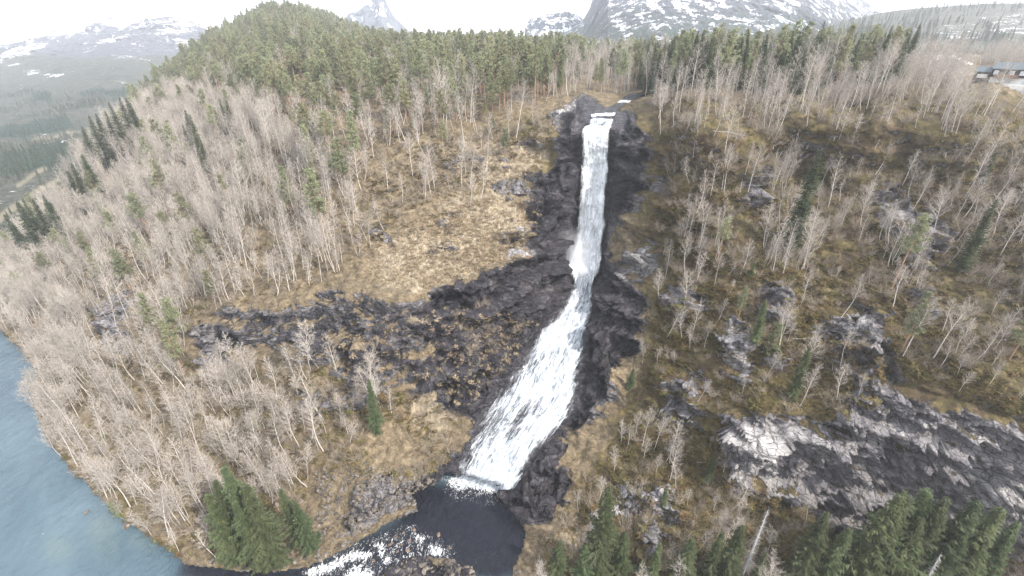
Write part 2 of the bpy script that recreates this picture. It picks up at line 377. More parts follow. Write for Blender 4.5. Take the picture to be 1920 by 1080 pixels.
ROCKS = [[(660,1130),(725,1058),(770,1038),(840,1043),(905,1066),(915,1130)],[(1095,995),(1110,958),(1150,932),(1190,912),(1230,894),(1270,880),(1255,904),(1208,938),(1168,970),(1130,998),(1108,1006)],[(1410,540),(1460,522),(1495,545),(1480,600),(1420,590)],[(1340,600),(1410,610),(1415,680),(1480,640),(1470,670),(1390,720),(1345,690)],[(1620,360),(1680,345),(1730,400),(1785,440),(1770,490),(1700,485),(1640,420)],
 [(1395,335),(1440,320),(1450,365),(1400,375)],[(1185,480),(1230,460),(1225,515),(1185,520)],[(1240,330),(1270,300),(1260,380),(1215,370)],[(1250,560),(1310,530),(1320,570),(1260,600)],[(1050,180),(1160,195),(1140,225),(1080,235),(1040,215)],
 [(150,555),(250,540),(260,640),(220,680),(180,640)],[(370,590),(440,600),(430,680),(370,670)],[(755,408),(850,402),(860,416),(770,422)],[(905,345),(990,340),(990,362),(910,368)],[(840,300),(950,290),(960,306),(850,312)],[(930,432),(1000,418),(1002,480),(945,490)],[(700,430),(740,425),(750,440),(705,445)],[(820,450),(860,446),(870,460),(825,466)],[(940,265),(1000,262),(1010,285),(950,285)],[(640,700),(700,690),(740,740),(660,760)],[(560,740),(660,730),(670,760),(580,770)],[(900,350),(1000,340),(1000,370),(910,375)],[(1230,720),(1310,700),(1330,790),(1240,800)],[(1110,740),(1170,720),(1120,790),(1080,790)],
 [(1470,930),(1540,940),(1480,980),(1440,975)],[(1200,950),(1260,900),(1290,960),(1230,1060),(1190,1020)],[(1680,540),(1760,530),(1770,590),(1700,570)]]
ROCKS.append([(690,900),(790,890),(790,945),(700,985),(640,1020),(600,1035),(660,960)])
TAN = [(700,440),(770,420),(870,380),(960,365),(1010,380),(1000,440),(985,480),(900,500),(850,525),(760,540),(690,530)]
rockm = np.maximum(soft([GORGE, RCLIFF] + ROCKS, 12), .66 * soft([LEFTCLIFF, LEFTLOW], 26))
wetm = np.maximum(soft([GORGE, [(780,560),(860,530),(1000,480),(960,640),(880,760),(800,700)],[(660,1130),(725,1058),(770,1038),(840,1043),(905,1066),(915,1130)]], 30), 0.60 * soft([LEFTCLIFF, LEFTLOW], 30))
tanm = soft([TAN, [(610,640),(700,620),(760,600),(850,560),(900,610),(860,640),(780,640),(690,650),(620,670)],[(860,640),(950,600),(1000,600),(900,700),(850,700)],[(760,700),(850,720),(890,760),(860,800),(780,790)],[(900,260),(1040,240),(1010,340),(900,350),(820,370)],[(1020,1000),(1090,960),(1150,1000),(1060,1060)]], 55)
moss_shade_m = soft([[(1170,400),(1260,370),(1330,420),(1320,500),(1240,470)],[(1400,680),(1600,690),(1620,780),(1500,800),(1380,770)],[(1650,680),(1920,740),(1920,790),(1760,760)],[(1250,880),(1400,900),(1400,1000),(1250,990)],[(980,200),(1100,300),(1000,340),(940,320)],[(1500,520),(1640,520),(1760,620),(1640,590)],[(1160,220),(1220,330),(1190,400)]], 40, 40)
palem = soft([[(1098,992),(1112,962),(1150,936),(1190,916),(1230,898),(1268,882),(1250,902),(1205,935),(1165,965),(1130,990),(1108,1003)],[(1098,992),(1112,962),(1150,936),(1190,916),(1230,898),(1268,882),(1250,902),(1205,935),(1165,965),(1130,990),(1108,1003)],[(1375,790),(1480,800),(1560,810),(1490,840),(1400,830)],[(1375,850),(1440,850),(1470,900),(1390,905)],[(1640,370),(1700,380),(1700,430),(1660,430)],[(1185,480),(1230,465),(1225,515),(1185,520)],[(930,430),(1000,420),(1000,480),(940,500)],[(530,610),(600,620),(620,660),(550,670)],[(1820,880),(1920,870),(1920,960),(1800,940)],[(1405,525),(1490,520),(1490,540)],[(1560,600),(1640,600),(1600,660),(1560,640)],[(1680,760),(1740,770),(1740,800),(1680,800)],[(1395,335),(1440,320),(1450,365)],
   [(1040,180),(1110,190),(1085,225),(1040,215)]], 8)
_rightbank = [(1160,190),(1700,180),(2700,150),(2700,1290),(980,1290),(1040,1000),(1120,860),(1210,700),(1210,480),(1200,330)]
russet_shade_m = soft([[(1160,190),(1700,180),(2700,150),(2700,1290),(980,1290),(1040,1000),(1120,860),(1210,700),(1210,480),(1200,330)],[(1790,700),(1920,680),(1920,790),(1800,780)],[(1180,170),(1500,180),(1450,250),(1200,240)],[(1150,740),(1350,720),(1340,880),(1200,900),(1100,880)],[(1250,520),(1400,480),(1400,560),(1220,760),(1200,700)],[(1480,330),(1600,340),(1560,420)]], 40, 40)  # whole right bank toned darker: russet ground plus shade put into the colour
moss_shade_m = np.maximum(moss_shade_m, .8 * soft([_rightbank], 30))  # moss colour over the whole right bank also stands in for its shade

russet_shade_m = np.clip(russet_shade_m * .8, 0, 1)
dx, dy, dz = ray(GX, GY)
watm = in_poly(GX + wx * 5, GY + wy * 5, WATER_POLY)
wsoft = watm.astype(float)
for _ in range(6):
    wsoft[1:-1] = (wsoft[:-2] + 2 * wsoft[1:-1] + wsoft[2:]) / 4; wsoft[:, 1:-1] = (wsoft[:, :-2] + 2 * wsoft[:, 1:-1] + wsoft[:, 2:]) / 4
D0 = 1 / inv
B = np.stack([dx / dy * D0, D0, CAMZ + dz / dy * D0], -1)
gr = np.gradient(B, axis=0); gc = np.gradient(B, axis=1); N = np.cross(gc, gr); N /= np.linalg.norm(N, axis=-1, keepdims=True) + 1e-9
N *= np.sign((N * (np.array((0, 0, CAMZ)) - B)).sum(-1, keepdims=True) + 1e-9)
# how far each place stands from the falls' own course (kept smoother)
FALL = [(216,1108,1152),(224,1108,1150),(236,1103,1147),(241,1097,1141),(300,1096,1139),(350,1092,1136),(400,1089,1132),(450,1084,1127),(478,1072,1126),(500,1068,1127),(516,1078,1122),
 (530,1080,1112),(545,1074,1110),(570,1064,1110),(590,1048,1109),(620,1018,1098),(650,998,1094),(680,976,1087),(700,960,1084),(730,938,1081),(760,912,1076),(780,898,1067),(800,886,1047),(830,874,1018),(860,868,993),(890,862,978),(908,842,970),(922,838,958)]
FALL = np.array(FALL, float)
fl = np.interp(GY, FALL[:, 0], FALL[:, 1]); fr = np.interp(GY, FALL[:, 0], FALL[:, 2])
infall = ((GX > fl - 12 - 8 * (GY < 520)) & (GX < fr + 12 + 8 * (GY < 520)) & (GY > 190) & (GY < 935)).astype(float)
for _ in range(5):
    infall[1:-1] = (infall[:-2] + 2 * infall[1:-1] + infall[2:]) / 4; infall[:, 1:-1] = (infall[:, :-2] + 2 * infall[:, 1:-1] + infall[:, 2:]) / 4
far = np.clip(D0 / 160., 1, 4)
disp = fbm(B / 15., 4, 21) * 2.4 + fbm(B / 4., 4, 22) * .8 + fbm(B / .9, 2, 27) * .12
Q = B @ np.array(Euler((.35, -.3, .5)).to_matrix()) * np.array((1, 1, 2.1))
rk = rockm > .02
dr = np.zeros(GX.shape)
dr[rk] = facets(Q[rk] / 11., 40) * 2.6 + facets(Q[rk] / 4.5, 50) * 1.2 + facets(Q[rk] / 1.8, 60) * .42 + fbm(B[rk] / 6., 4, 33, ridge=True) * 1.0
disp = disp + dr * rockm * (.45 + .55 * smooth01(200, 300, GY))
disp = disp * (1 - .8 * np.clip(infall * 1.3, 0, 1)) * (1 - np.clip(wsoft * 1.6, 0, 1)) * np.where(D0 > 300, .5, 1)
P = B + N * disp[..., None] * np.array((1, 1, 1))
# ledges: the rock steps up in tilted beds, near-vertical faces between narrow shelves
hh = P[..., 2] + .16 * P[..., 0] * np.where(GX < 1100, -1, .6) + fbm(B / 9., 4, 81) * 3.2
def saw(x):
    f = x - np.floor(x); return np.where(f < .82, f / .82, 1 - (f - .82) / .18) - .5
am = (np.clip(rockm * 1.25, 0, 1) + .30 * (GX > 1160) * (1 - rockm) + .12) * (1 - np.clip(infall * 1.8, 0, 1)) * (1 - np.clip(wsoft * 1.6, 0, 1)) * (D0 < 240)
for _ in range(3): am[1:-1] = (am[:-2] + 2 * am[1:-1] + am[2:]) / 4
am *= .35 + .65 * smooth01(215, 330, GY)
stp = saw(hh / 6.5) * 4.6 + saw(hh / 2.3 + 1.7 * fbm(B / 5., 3, 83)) * 1.5
outd = N.copy(); outd[..., 2] *= .15; outd /= np.linalg.norm(outd, axis=-1, keepdims=True) + 1e-6
P = P + outd * (stp * am)[..., None]
# water: bed a metre and a half under the surface inside the shore line, dry land outside
sc_ = (CAMZ + 1.5) / np.maximum(-dz, 1e-3); bed = np.stack([dx * sc_, dy * sc_, CAMZ + dz * sc_], -1)
P = np.where(watm[..., None], bed, P)
lowz = .25 + .5 * np.abs(wx)
low = (~watm) & (P[..., 2] < lowz) & (GY > 380)
s2 = (CAMZ - lowz) / np.maximum(-dz, 1e-3); dry = np.stack([dx * s2, dy * s2, CAMZ + dz * s2], -1)
P = np.where(low[..., None], dry, P)
# behind the skyline the ground goes on, falling away
back = []
dirv = P[0, :, :2] / np.linalg.norm(P[0, :, :2], axis=1, keepdims=True)
fall = np.interp(cols, [-700, 400, 520, 650, 800, 2700], [.75, .6, .35, .25, .045, .045])
for dd in (900, 500, 250, 120, 50, 18):
    q = P[0].copy(); q[:, :2] += dirv * dd; q[:, 2] = np.maximum(q[:, 2] - fall * dd * (1 if dd > 20 else .7), -3); back.append(q)
PB = np.concatenate([np.array(back), P], 0)
def padb(a): return np.concatenate([np.repeat(a[:1], len(back), 0), a], 0)
one = np.ones(PB.shape[:2])
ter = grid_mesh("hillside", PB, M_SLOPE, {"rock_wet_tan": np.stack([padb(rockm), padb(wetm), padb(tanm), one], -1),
      "moss_pale_russet_shade": np.stack([padb(moss_shade_m), padb(palem), padb(russet_shade_m), one], -1)})
tag(ter, "steep wooded hillside with a dark wet rock gorge", kind='structure')

def ground(px, py):
    """point of the built terrain seen at that place of the photo"""
    px = np.asarray(px, float); py = np.asarray(py, float)
    ci = np.clip(np.interp(px, cols, np.arange(len(cols))), 0, len(cols) - 1.001)
    t = np.clip((py - top_of(px)) / (1290 - top_of(px)), 0, .9999) * (NR - 1)
    i = t.astype(int); j = ci.astype(int); a = (t - i)[..., None]; b = (ci - j)[..., None]
    return (P[i, j] * (1 - a) * (1 - b) + P[i + 1, j] * a * (1 - b) + P[i, j + 1] * (1 - a) * b + P[i + 1, j + 1] * a * b)

def at_dist(px, py, D):
    dx, dy, dz = ray(np.asarray(px, float), np.asarray(py, float)); return np.stack([dx / dy * D, D + 0 * dx, CAMZ + dz / dy * D], -1)

# ------------------------------------------------------------------ river and pool
wxs = np.arange(-900, 1100, 5.0); wys = np.r_[np.arange(560, 860, 6.0), np.arange(860, 1320, 4.0)]
WX, WY = np.meshgrid(wxs, wys)
WX2 = WX + 3 * np.sin(WY / 13.); WY2 = WY + 3 * np.sin(WX / 17.)
def wmask(polys, blur):
    m = np.zeros(WX.shape)
    for p in polys: m = np.maximum(m, in_poly(WX2, WY2, p).astype(float))
    for _ in range(blur):
        m[1:-1] = (m[:-2] + 2 * m[1:-1] + m[2:]) / 4; m[:, 1:-1] = (m[:, :-2] + 2 * m[:, 1:-1] + m[:, 2:]) / 4
    return m
foam = wmask([[(832,893),(870,885),(960,905),(962,920),(930,926),(880,920),(850,918)],[(700,1020),(722,1008),(724,1028),(706,1042)],[(560,1080),(600,1055),(650,1035),(700,1033),(690,1050),(640,1060),(600,1085)],
  [(770,1000),(800,1005),(790,1040),(775,1045),(785,1020)],[(810,1015),(838,1030),(825,1045),(800,1040)],[(640,1090),(660,1060),(710,1070),(700,1100)],[(762,992),(785,980),(780,990),(768,1000)],[(720,1035),(738,1040),(725,1060),(712,1055)],[(60,778),(72,776),(68,784),(58,786)]], 2)
foam = np.maximum(foam * .72, wmask([[(760,985),(850,1010),(860,1050),(700,1090),(560,1100),(600,1040),(700,1000)],[(815,885),(985,900),(965,948),(850,942)]], 6) * .36)
shal = wmask([[(170,960),(215,970),(225,1030),(195,1060),(170,1010)],[(90,1000),(140,1020),(120,1060),(80,1040)],[(250,990),(300,1010),(280,1040),(240,1020)]], 14)
dark = wmask([[(775,900),(1000,910),(1010,1080),(760,1100),(480,1110),(330,1085),(345,1050),(560,1062),(640,1030),(740,975)]], 8)
sc_ = CAMZ / -ray(WX, WY)[2]; dxx, dyy, dzz = ray(WX, WY)
WP = np.stack([dxx * sc_, dyy * sc_, 0 * sc_], -1)
WP[..., 2] += foam * np.abs(fbm(WP / 1.3, 3, 70)) * .5 + dark * fbm(WP / 2.0, 3, 71) * .12
rv = grid_mesh("river", WP, M_WATER, {"foam_shallow_dark": np.stack([foam, shal, dark, 1 + 0 * foam], -1)})
tag(rv, "blue grey river and dark plunge pool with white rapids", kind='structure')

# ------------------------------------------------------------------ waterfall
def smooth_dist(px, py): return 1 / TP(px, py)
def falls_sheet(name, y0, y1, rows, ncol, off, seed, edge=.55, xpad=0, taper=True):
    ys = np.linspace(y0, y1, rows)
    L = np.interp(ys, FALL[:, 0], FALL[:, 1]) - xpad; Rr = np.interp(ys, FALL[:, 0], FALL[:, 2]) + xpad * .4
    jit = fbm(np.stack([ys / 22., ys * 0 + seed, ys * 0], -1), 4, seed) * 4 * smooth01(500, 600, ys) + 0; jit2 = fbm(np.stack([ys / 22., ys * 0 + seed, ys * 0 + 9.], -1), 4, seed) * 4 * (.3 + .7 * smooth01(500, 600, ys))
    u = np.linspace(0, 1, ncol)[None]; X = (L + jit)[:, None] * (1 - u) + (Rr + jit2)[:, None] * u; Y = np.repeat(ys[:, None], ncol, 1)
    g = ground(X, Y)
    for _ in range(14 if rows > 100 else 2):
        g[1:-1] = (g[:-2] + 2 * g[1:-1] + g[2:]) / 4; g[:, 1:-1] = (g[:, :-2] + 2 * g[:, 1:-1] + g[:, 2:]) / 4
    c = np.array((0, 0, CAMZ)); vd = c - g; vd /= np.linalg.norm(vd, axis=-1, keepdims=True)
    wid = np.linalg.norm(g[:, -1] - g[:, 0], axis=1)[:, None]
    flow = np.r_[0, np.cumsum(np.linalg.norm(np.diff(g[:, ncol // 2], axis=0), axis=1))][:, None]
    U = (u - .5) * wid + seed * 13.1; V = flow + 0 * u + seed * 7.7
    rel = fbm(np.stack([U / 1.2, V / 6., U * 0], -1), 4, seed + 3) * .6 + fbm(np.stack([U / 3., V / 2.6, U * 0 + 5], -1), 4, seed + 8, .55) * 1.0
    p = g + vd * (off + rel + .7 * np.sin(np.pi * u) + 1.6 * (1 - smooth01(500, 540, Y)))[..., None]
    e = smooth01(0, .16, u) * smooth01(0, .12, 1 - u)
    return X, Y, u, U, V, p, e
# upper plunge and the cascade below as one continuous sheet, twice for depth
for k, (off, add) in enumerate(((.8, .12), (1.5, -.16))):
    X, Y, u, U, V, p, e = falls_sheet("waterfall", 236, 918, 520, 56, off, 3 + k * 5, xpad=5)
    full = .52 + add + .0 * X
    up = 1 - smooth01(505, 540, Y)
    full = full + up * .26
    # thin veils at the left of the lower cascade
    lowleft = smooth01(640, 720, Y) * (1 - .75 * smooth01(.10, .38, u + .0 * Y) - .25 * smooth01(.38, .75, u)) * (1 - smooth01(880, 905, Y))
    full = full - lowleft * .38 - .34 * smooth01(580, 700, Y) * fbm(np.stack([U / 5., V / 9., U * 0], -1), 3, 12)
    full = full * (.35 + .65 * e) - (1 - e) * .12
    full = full + smooth01(870, 905, Y) * .25
    A = np.stack([full, .12 + .52 * up + 0 * full, full * 0, 1 + 0 * full], -1)
    o = grid_mesh("waterfall" if k == 0 else "spray_veil", p, M_FALLS, {"full_seed": A}, uv=np.stack([U, V], -1))
    if k == 0: falls = tag(o, "white waterfall plunging down the gorge and fanning into a wide cascade", kind='structure')
    else: o.parent = falls
# the stream above the lip: step, still reach, small rapids further up
SP = [((1112,222),(1150,220)),((1108,213),(1154,212)),((1128,206),(1160,204)),((1146,199),(1170,198)),((1156,193),(1176,192)),((1164,187),(1186,187)),((1172,181),(1196,181)),((1190,176),(1214,175))]
rowsP = []
tn = 60
for i in range(tn):
    f = i / (tn - 1) * (len(SP) - 1); a = min(int(f), len(SP) - 2); b = f - a
    l = np.array(SP[a][0]) * (1 - b) + np.array(SP[a + 1][0]) * b; r = np.array(SP[a][1]) * (1 - b) + np.array(SP[a + 1][1]) * b
    uu = np.linspace(0, 1, 14)[:, None]; q = l * (1 - uu) + r * uu; g = ground(q[:, 0], q[:, 1])
    v = np.array((0, 0, CAMZ)) - g; v /= np.linalg.norm(v, axis=1, keepdims=True); rowsP.append(g + v * 2.0)
rowsP = np.array(rowsP)[::-1]
fs = np.zeros(rowsP.shape[:2]); ii = np.linspace(7, 0, tn)[:, None]
fs += np.exp(-((ii - .75) / .35) ** 2) * 1.0 + np.exp(-((ii - 4.6) / .5) ** 2) * .8 + .1
st = grid_mesh("stream", rowsP, M_WATER, {"foam_shallow_dark": np.stack([fs, fs * 0, 1 + 0 * fs, 1 + 0 * fs], -1)})
tag(st, "dark stream with white steps leading to the lip of the falls", kind='structure')
X, Y, u, U, V, p, e = falls_sheet("lip", 222, 243, 30, 30, 1.3, 17)
o = grid_mesh("lip_step", p, M_FALLS, {"full_seed": np.stack([.75 * (.4 + .6 * e) + 0 * X, 0 * X, 0 * X, 1 + 0 * X], -1)}, uv=np.stack([U, V], -1)); o.parent = falls

# mist at the foot of the plunge
def mist(name, loc, size, dens, label):
    t = NT(name); v = t.n("ShaderNodeVolumePrincipled"); g = t.n("ShaderNodeTexGradient", gradient_type='SPHERICAL')
    tc = t.n("ShaderNodeTexCoord"); t.l(tc.outputs['Object'], g.inputs[0])
    n = t.noise(1.6, 4, .6, tc.outputs['Object']); d = t.math('MULTIPLY', t.math('MULTIPLY', t.math('POWER', g.outputs['Fac'], 1.3), t.ramp(n, [(.35, .15), (.7, 1.0)])), dens)
    t.l(d, v.inputs['Density']); v.inputs['Color'].default_value = (.93, .95, 1, 1); v.inputs['Anisotropy'].default_value = .2
    t.l(v.outputs[0], t.out.inputs['Volume'])
    bpy.context.view_layer.update()
    vs, fs_ = [], []
    for i in range(9):
        a = math.pi * i / 8
        for j in range(16): b = 2 * math.pi * j / 16; vs.append((math.sin(a) * math.cos(b), math.sin(a) * math.sin(b), math.cos(a)))
    for i in range(8):
        for j in range(16): fs_.append((i * 16 + j, (i + 1) * 16 + j, (i + 1) * 16 + (j + 1) % 16, i * 16 + (j + 1) % 16))
    o = mesh_obj(name, vs, fs_, t.m); o.location = loc; o.scale = size
    return tag(o, label, kind='stuff')
g = ground(1080., 480.); mist("mist", (g[0] - 3.0, g[1] - 5.5, g[2] + 3.5), (8.5, 5.5, 9.5), .42, "white spray drifting at the foot of the upper plunge")

# ------------------------------------------------------------------ far scenery
def range_mesh(name, sky_pts, base_py, Dtop, Dbase, mat, amp, nscale, seed, ncol=420, nrow=170, label=None, prof=1.0, under=0):
    xs = np.linspace(sky_pts[0][0], sky_pts[-1][0], ncol); st_ = np.interp(xs, [p[0] for p in sky_pts], [p[1] for p in sky_pts])
    t = np.linspace(0, 1, nrow)[:, None]; bp = base_py if np.isscalar(base_py) else np.interp(xs, [p[0] for p in base_py], [p[1] for p in base_py])
    Y = st_[None] + (bp - st_[None]) * t; X = np.repeat(xs[None], nrow, 0)
    ib, it = 1. / Dbase, 1. / Dtop; D = 1 / (it + (ib - it) * t ** prof)
    G = at_dist(X, Y, D)
    n = fbm(G / nscale, 6, seed, .55, True); n2 = fbm(G / (nscale * .35), 4, seed + 9, .55)
    dsp = (n * .8 + n2 * .4) * amp
    G[..., 1] += dsp * 1.2; G[..., 0] += dsp * .3; G[..., 2] += fbm(G / (nscale * .5), 5, seed + 4) * amp * .18
    bk = []
    for k in (3.0, 1.6, .8, .3):
        q = G[0].copy(); q[:, 1] += Dtop * .12 * k; q[:, 2] -= Dtop * .06 * k; bk.append(q)
    G = np.concatenate([np.array(bk), G], 0)
    o = grid_mesh(name, G, mat); tag(o, label, kind='structure'); return o

# left valley: floor at river height rising to the far fell
VS = [(-900,620,215),(-900,300,430),(0,560,190),(0,480,220),(300,480,220),(700,480,220),(0,300,430),(700,300,430),(0,230,640),(300,230,640),(700,230,640),(0,170,1000),(400,170,1000),(700,170,1000),(-900,170,1000),
      (-900,90,1700),(-300,95,1700),(0,95,1650),(130,62,1700),(250,40,1750),(350,45,1700),(450,70,1700),(700,90,1700),(0,130,1250),(300,120,1200),(500,130,1200),(-600,130,1250)]
VT = TPS(VS)
vx = np.arange(-900, 720, 3.6); vtop = np.interp(vx, [-900,-400,-100,0,60,100,140,190,240,290,330,370,400,440,500,720], [60,80,92,90,72,62,50,44,37,42,41,48,60,72,88,100]) + fbm(np.stack([vx / 25., vx * 0, vx * 0], -1), 4, 77) * 5
VX = np.repeat(vx[None], 260, 0); VY = vtop[None] + (600 - vtop[None]) * np.linspace(0, 1, 260)[:, None] ** 1.35
VD = 1 / np.clip(VT(VX, VY), 1 / 2600., 1 / 150.)
VP = at_dist(VX, VY, VD); hgt = smooth01(0, 60, VP[..., 2])
VP[..., 2] += fbm(VP / 60., 4, 78) * 3 * smooth01(400, 800, VD) + fbm(VP / 300., 5, 79, .6, True) * 22 * smooth01(1000, 1500, VD)
VP[..., 1] += fbm(VP / 160., 5, 80, .6, True) * 60 * smooth01(1000, 1500, VD)
VP[..., 2] = np.maximum(VP[..., 2], .6)
bk = []
for k in (900, 400, 150): q = VP[0].copy(); q[:, 1] += k; q[:, 2] -= k * .4; bk.append(q)
VP2 = np.concatenate([np.array(bk), VP], 0)
def vsoft(polys):
    m = np.zeros(VX.shape)
    for p_ in polys: m = np.maximum(m, in_poly(VX, VY + 2 * np.sin(VX / 9.), p_).astype(float))
    m[1:-1] = (m[:-2] + 2 * m[1:-1] + m[2:]) / 4
    return np.concatenate([np.repeat(m[:1], 3, 0), m], 0)
field = vsoft([[(0,400),(60,360),(110,330),(110,340),(50,378),(0,420)],[(30,345),(60,325),(85,312),(90,318),(60,335),(30,352)],[(-60,440),(0,405),(0,425),(-60,470)],[(60,262),(150,245),(150,248),(60,266)]])
conif = vsoft([[(60,176),(95,172),(98,190),(65,192)],[(150,168),(250,164),(250,174),(150,176)],[(0,240),(120,215),(140,240),(0,262)],[(90,310),(130,285),(140,300),(100,330)],[(0,290),(150,255),(150,300),(0,330)]])
snowp = vsoft([[(0,118),(30,125),(60,133),(100,134),(140,128),(150,132),(110,142),(60,145),(20,135),(0,130)],[(-200,112),(0,108),(30,96),(60,88),(90,92),(40,110),(0,122),(-200,130)],[(170,148),(180,150),(178,154),(168,154)],[(225,152),(245,152),(240,158),(225,157)],[(30,80),(140,50),(250,38),(250,50),(150,60),(60,90)],[(-600,70),(0,92),(60,74),(40,84),(0,100),(-600,110)]])
t = NT("valley"); ob = t.obj(); fi, co, sn = t.attr("field_conifer_snow")
so = t.n("ShaderNodeSeparateXYZ"); t.l(ob, so.inputs[0])
f1 = t.noise(.02, 8, .7); f2 = t.noise(.11, 8, .75, t.mapping(ob, (1, 1, .5))); f3 = t.noise(.012, 9, .75, t.mapping(ob, (1, 1, .55), (.3, .5, 0)))
wood = t.ramp(f2, [(.3, (.02, .028, .024)), (.5, (.055, .06, .046)), (.7, (.12, .105, .085))])
con = t.ramp(f2, [(.3, (.006, .014, .010)), (.6, (.022, .045, .028)), (.8, (.05, .08, .045))])
c = t.mix(t.step(t.math('ADD', t.math('MULTIPLY', co, .3), f1), .50, .70), wood, con)
rockv = t.ramp(f2, [(.3, (.03, .03, .04)), (.5, (.07, .072, .09)), (.7, (.16, .16, .18))])
hz = t.step(so.outputs[2], 20, 95)
c = t.mix(t.step(t.math('ADD', t.math('MULTIPLY', hz, .6), t.math('MULTIPLY', f1, .6)), .5, .66), c, rockv)
s = t.math('ADD', t.math('MULTIPLY', t.step(so.outputs[2], 30, 190), .42), t.math('MULTIPLY', t.math('SUBTRACT', f3, .5), 1.9))
s = t.math('ADD', s, t.math('MULTIPLY', t.math('SUBTRACT', f2, .5), 1.5)); s = t.math('ADD', s, t.math('MULTIPLY', sn, .26))
c = t.mix(t.step(s, .33, .45), c, (.85, .87, .9)); c = t.mix(t.math('MULTIPLY', fi, .7), c, (.24, .21, .15))
vo = grid_mesh("valley", VP2, t.done(t.bsdf(c, .95, t.bump(f2, .9, 4), .1)), {"field_conifer_snow": np.stack([field, conif, snowp, 1 + 0 * field], -1)})
tag(vo, "hazy wooded valley floor rising to snow streaked fells", kind='structure')

MR = mat_mountain("bare_fell", -200, 300, (.085, .09, .115), (.035, .05, .042), (80, 160), .64, .016)
range_mesh("mountain", [(1020,90),(1045,66),(1070,52),(1095,32),(1108,6),(1118,-30),(1140,-90),(1230,-170),(1380,-190),(1500,-130),(1570,-45),(1600,-8),(1640,18),(1680,36),(1730,60),(1780,90)], 125, 1500, 700, MR, 30, 190, 301, 520, 200, "steep dark mountain with snow streaks behind the plateau")
MP = mat_mountain("peak_rock", -100, 420, (.11, .12, .15), None, (0, 0), .46, .005)
range_mesh("mountain", [(540,75),(600,55),(640,44),(655,24),(672,20),(695,2),(706,-14),(716,-10),(726,14),(742,34),(762,56),(800,68),(860,64),(900,70),(960,66),(990,76)], 125, 1650, 1400, MP, 30, 170, 333, 300, 110, "pointed hazy peak beyond the pine forest")
MS = mat_mountain("snow_fell", -300, 260, (.035, .05, .08), None, (0, 0), .56, .02)
range_mesh("mountain", [(960,85),(983,68),(985,46),(995,34),(1015,27),(1040,25),(1065,22),(1085,30),(1100,42),(1120,60),(1150,80)], 125, 1500, 1300, MS, 30, 170, 351, 200, 100, "white snow covered fell between the two dark mountains")
MF = mat_mountain("forested_hill", -60, 170, (.10, .10, .10), (.020, .040, .034), (150, 260), .50, .012)
FH = [(1330,110),(1400,84),(1480,62),(1540,46),(1600,34),(1650,24),(1720,15),(1800,9),(1920,5),(2150,0),(2500,-10)]
fhx = np.linspace(1330, 2500, 330); fht = np.interp(fhx, [p_[0] for p_ in FH], [p_[1] for p_ in FH])
fhy = fht[None] + (135 - fht[None]) * np.linspace(0, 1, 110)[:, None]; FX = np.repeat(fhx[None], 110, 0)
FD = 1 / (1 / 950. + (1 / 430. - 1 / 950.) * np.linspace(0, 1, 110)[:, None] ** 1.1 + 0 * FX)
FP = at_dist(FX, fhy, FD); FP[..., 2] += fbm(FP / 70., 5, 402) * 5 * (1 - np.linspace(0, 1, 110)[:, None] * .6)
q1 = FP[0].copy(); q1[:, 1] += 200; q1[:, 2] -= 60; q0 = FP[0].copy(); q0[:, 1] += 60; q0[:, 2] -= 8
FPf = np.concatenate([q1[None], q0[None], FP], 0)
sm = np.zeros(FX.shape)
for p_ in [[(1760,50),(1800,42),(1850,50),(1840,72),(1790,75),(1760,66)],[(1840,30),(1900,20),(1990,22),(2100,60),(1930,90),(1880,70),(1860,55)],[(1700,55),(1730,58),(1720,66),(1695,62)],[(2000,40),(2300,30),(2300,80),(2000,70)]]:
    sm = np.maximum(sm, in_poly(FX + 6 * np.sin(fhy / 4.), fhy + 3 * np.sin(FX / 8.), p_).astype(float))
smf = np.concatenate([sm[:1], sm[:1], sm], 0)
t = NT("forest_hill"); ob = t.obj(); sA, _, _ = t.attr("snow"); f1 = t.noise(.035, 8, .7); f2 = t.noise(.25, 8, .75, t.mapping(ob, (1, 1, .4)))
gr_ = t.ramp(f2, [(.3, (.02, .03, .025)), (.5, (.06, .065, .05)), (.7, (.15, .13, .11))])
c = t.mix(t.step(t.math('ADD', t.math('MULTIPLY', sA, .09), t.math('ADD', t.math('MULTIPLY', f1, .55), t.math('MULTIPLY', f2, .6))), .70, .78), gr_, (.82, .85, .9))
fh = grid_mesh("far_hill", FPf, t.done(t.bsdf(c, .95, t.bump(f2, .8, 2), .1)), {"snow": np.stack([smf, smf, smf, 1 + 0 * smf], -1)})
tag(fh, "dark spruce hill with snow patches behind the house", kind='structure')
gp = mesh_obj("ground", [(-150, 1100, 40), (4000, 1100, 40), (4000, 4500, 40), (-150, 4500, 40)], [(0, 1, 2, 3)], M_SLOPE); tag(gp, kind='structure')
gp2 = mesh_obj("lowland", [(-4000, -400, -3.2), (1500, -400, -3.2), (1500, 1500, -3.2), (-4000, 1500, -3.2)], [(0, 1, 2, 3)], M_SLOPE); tag(gp2, kind='structure')

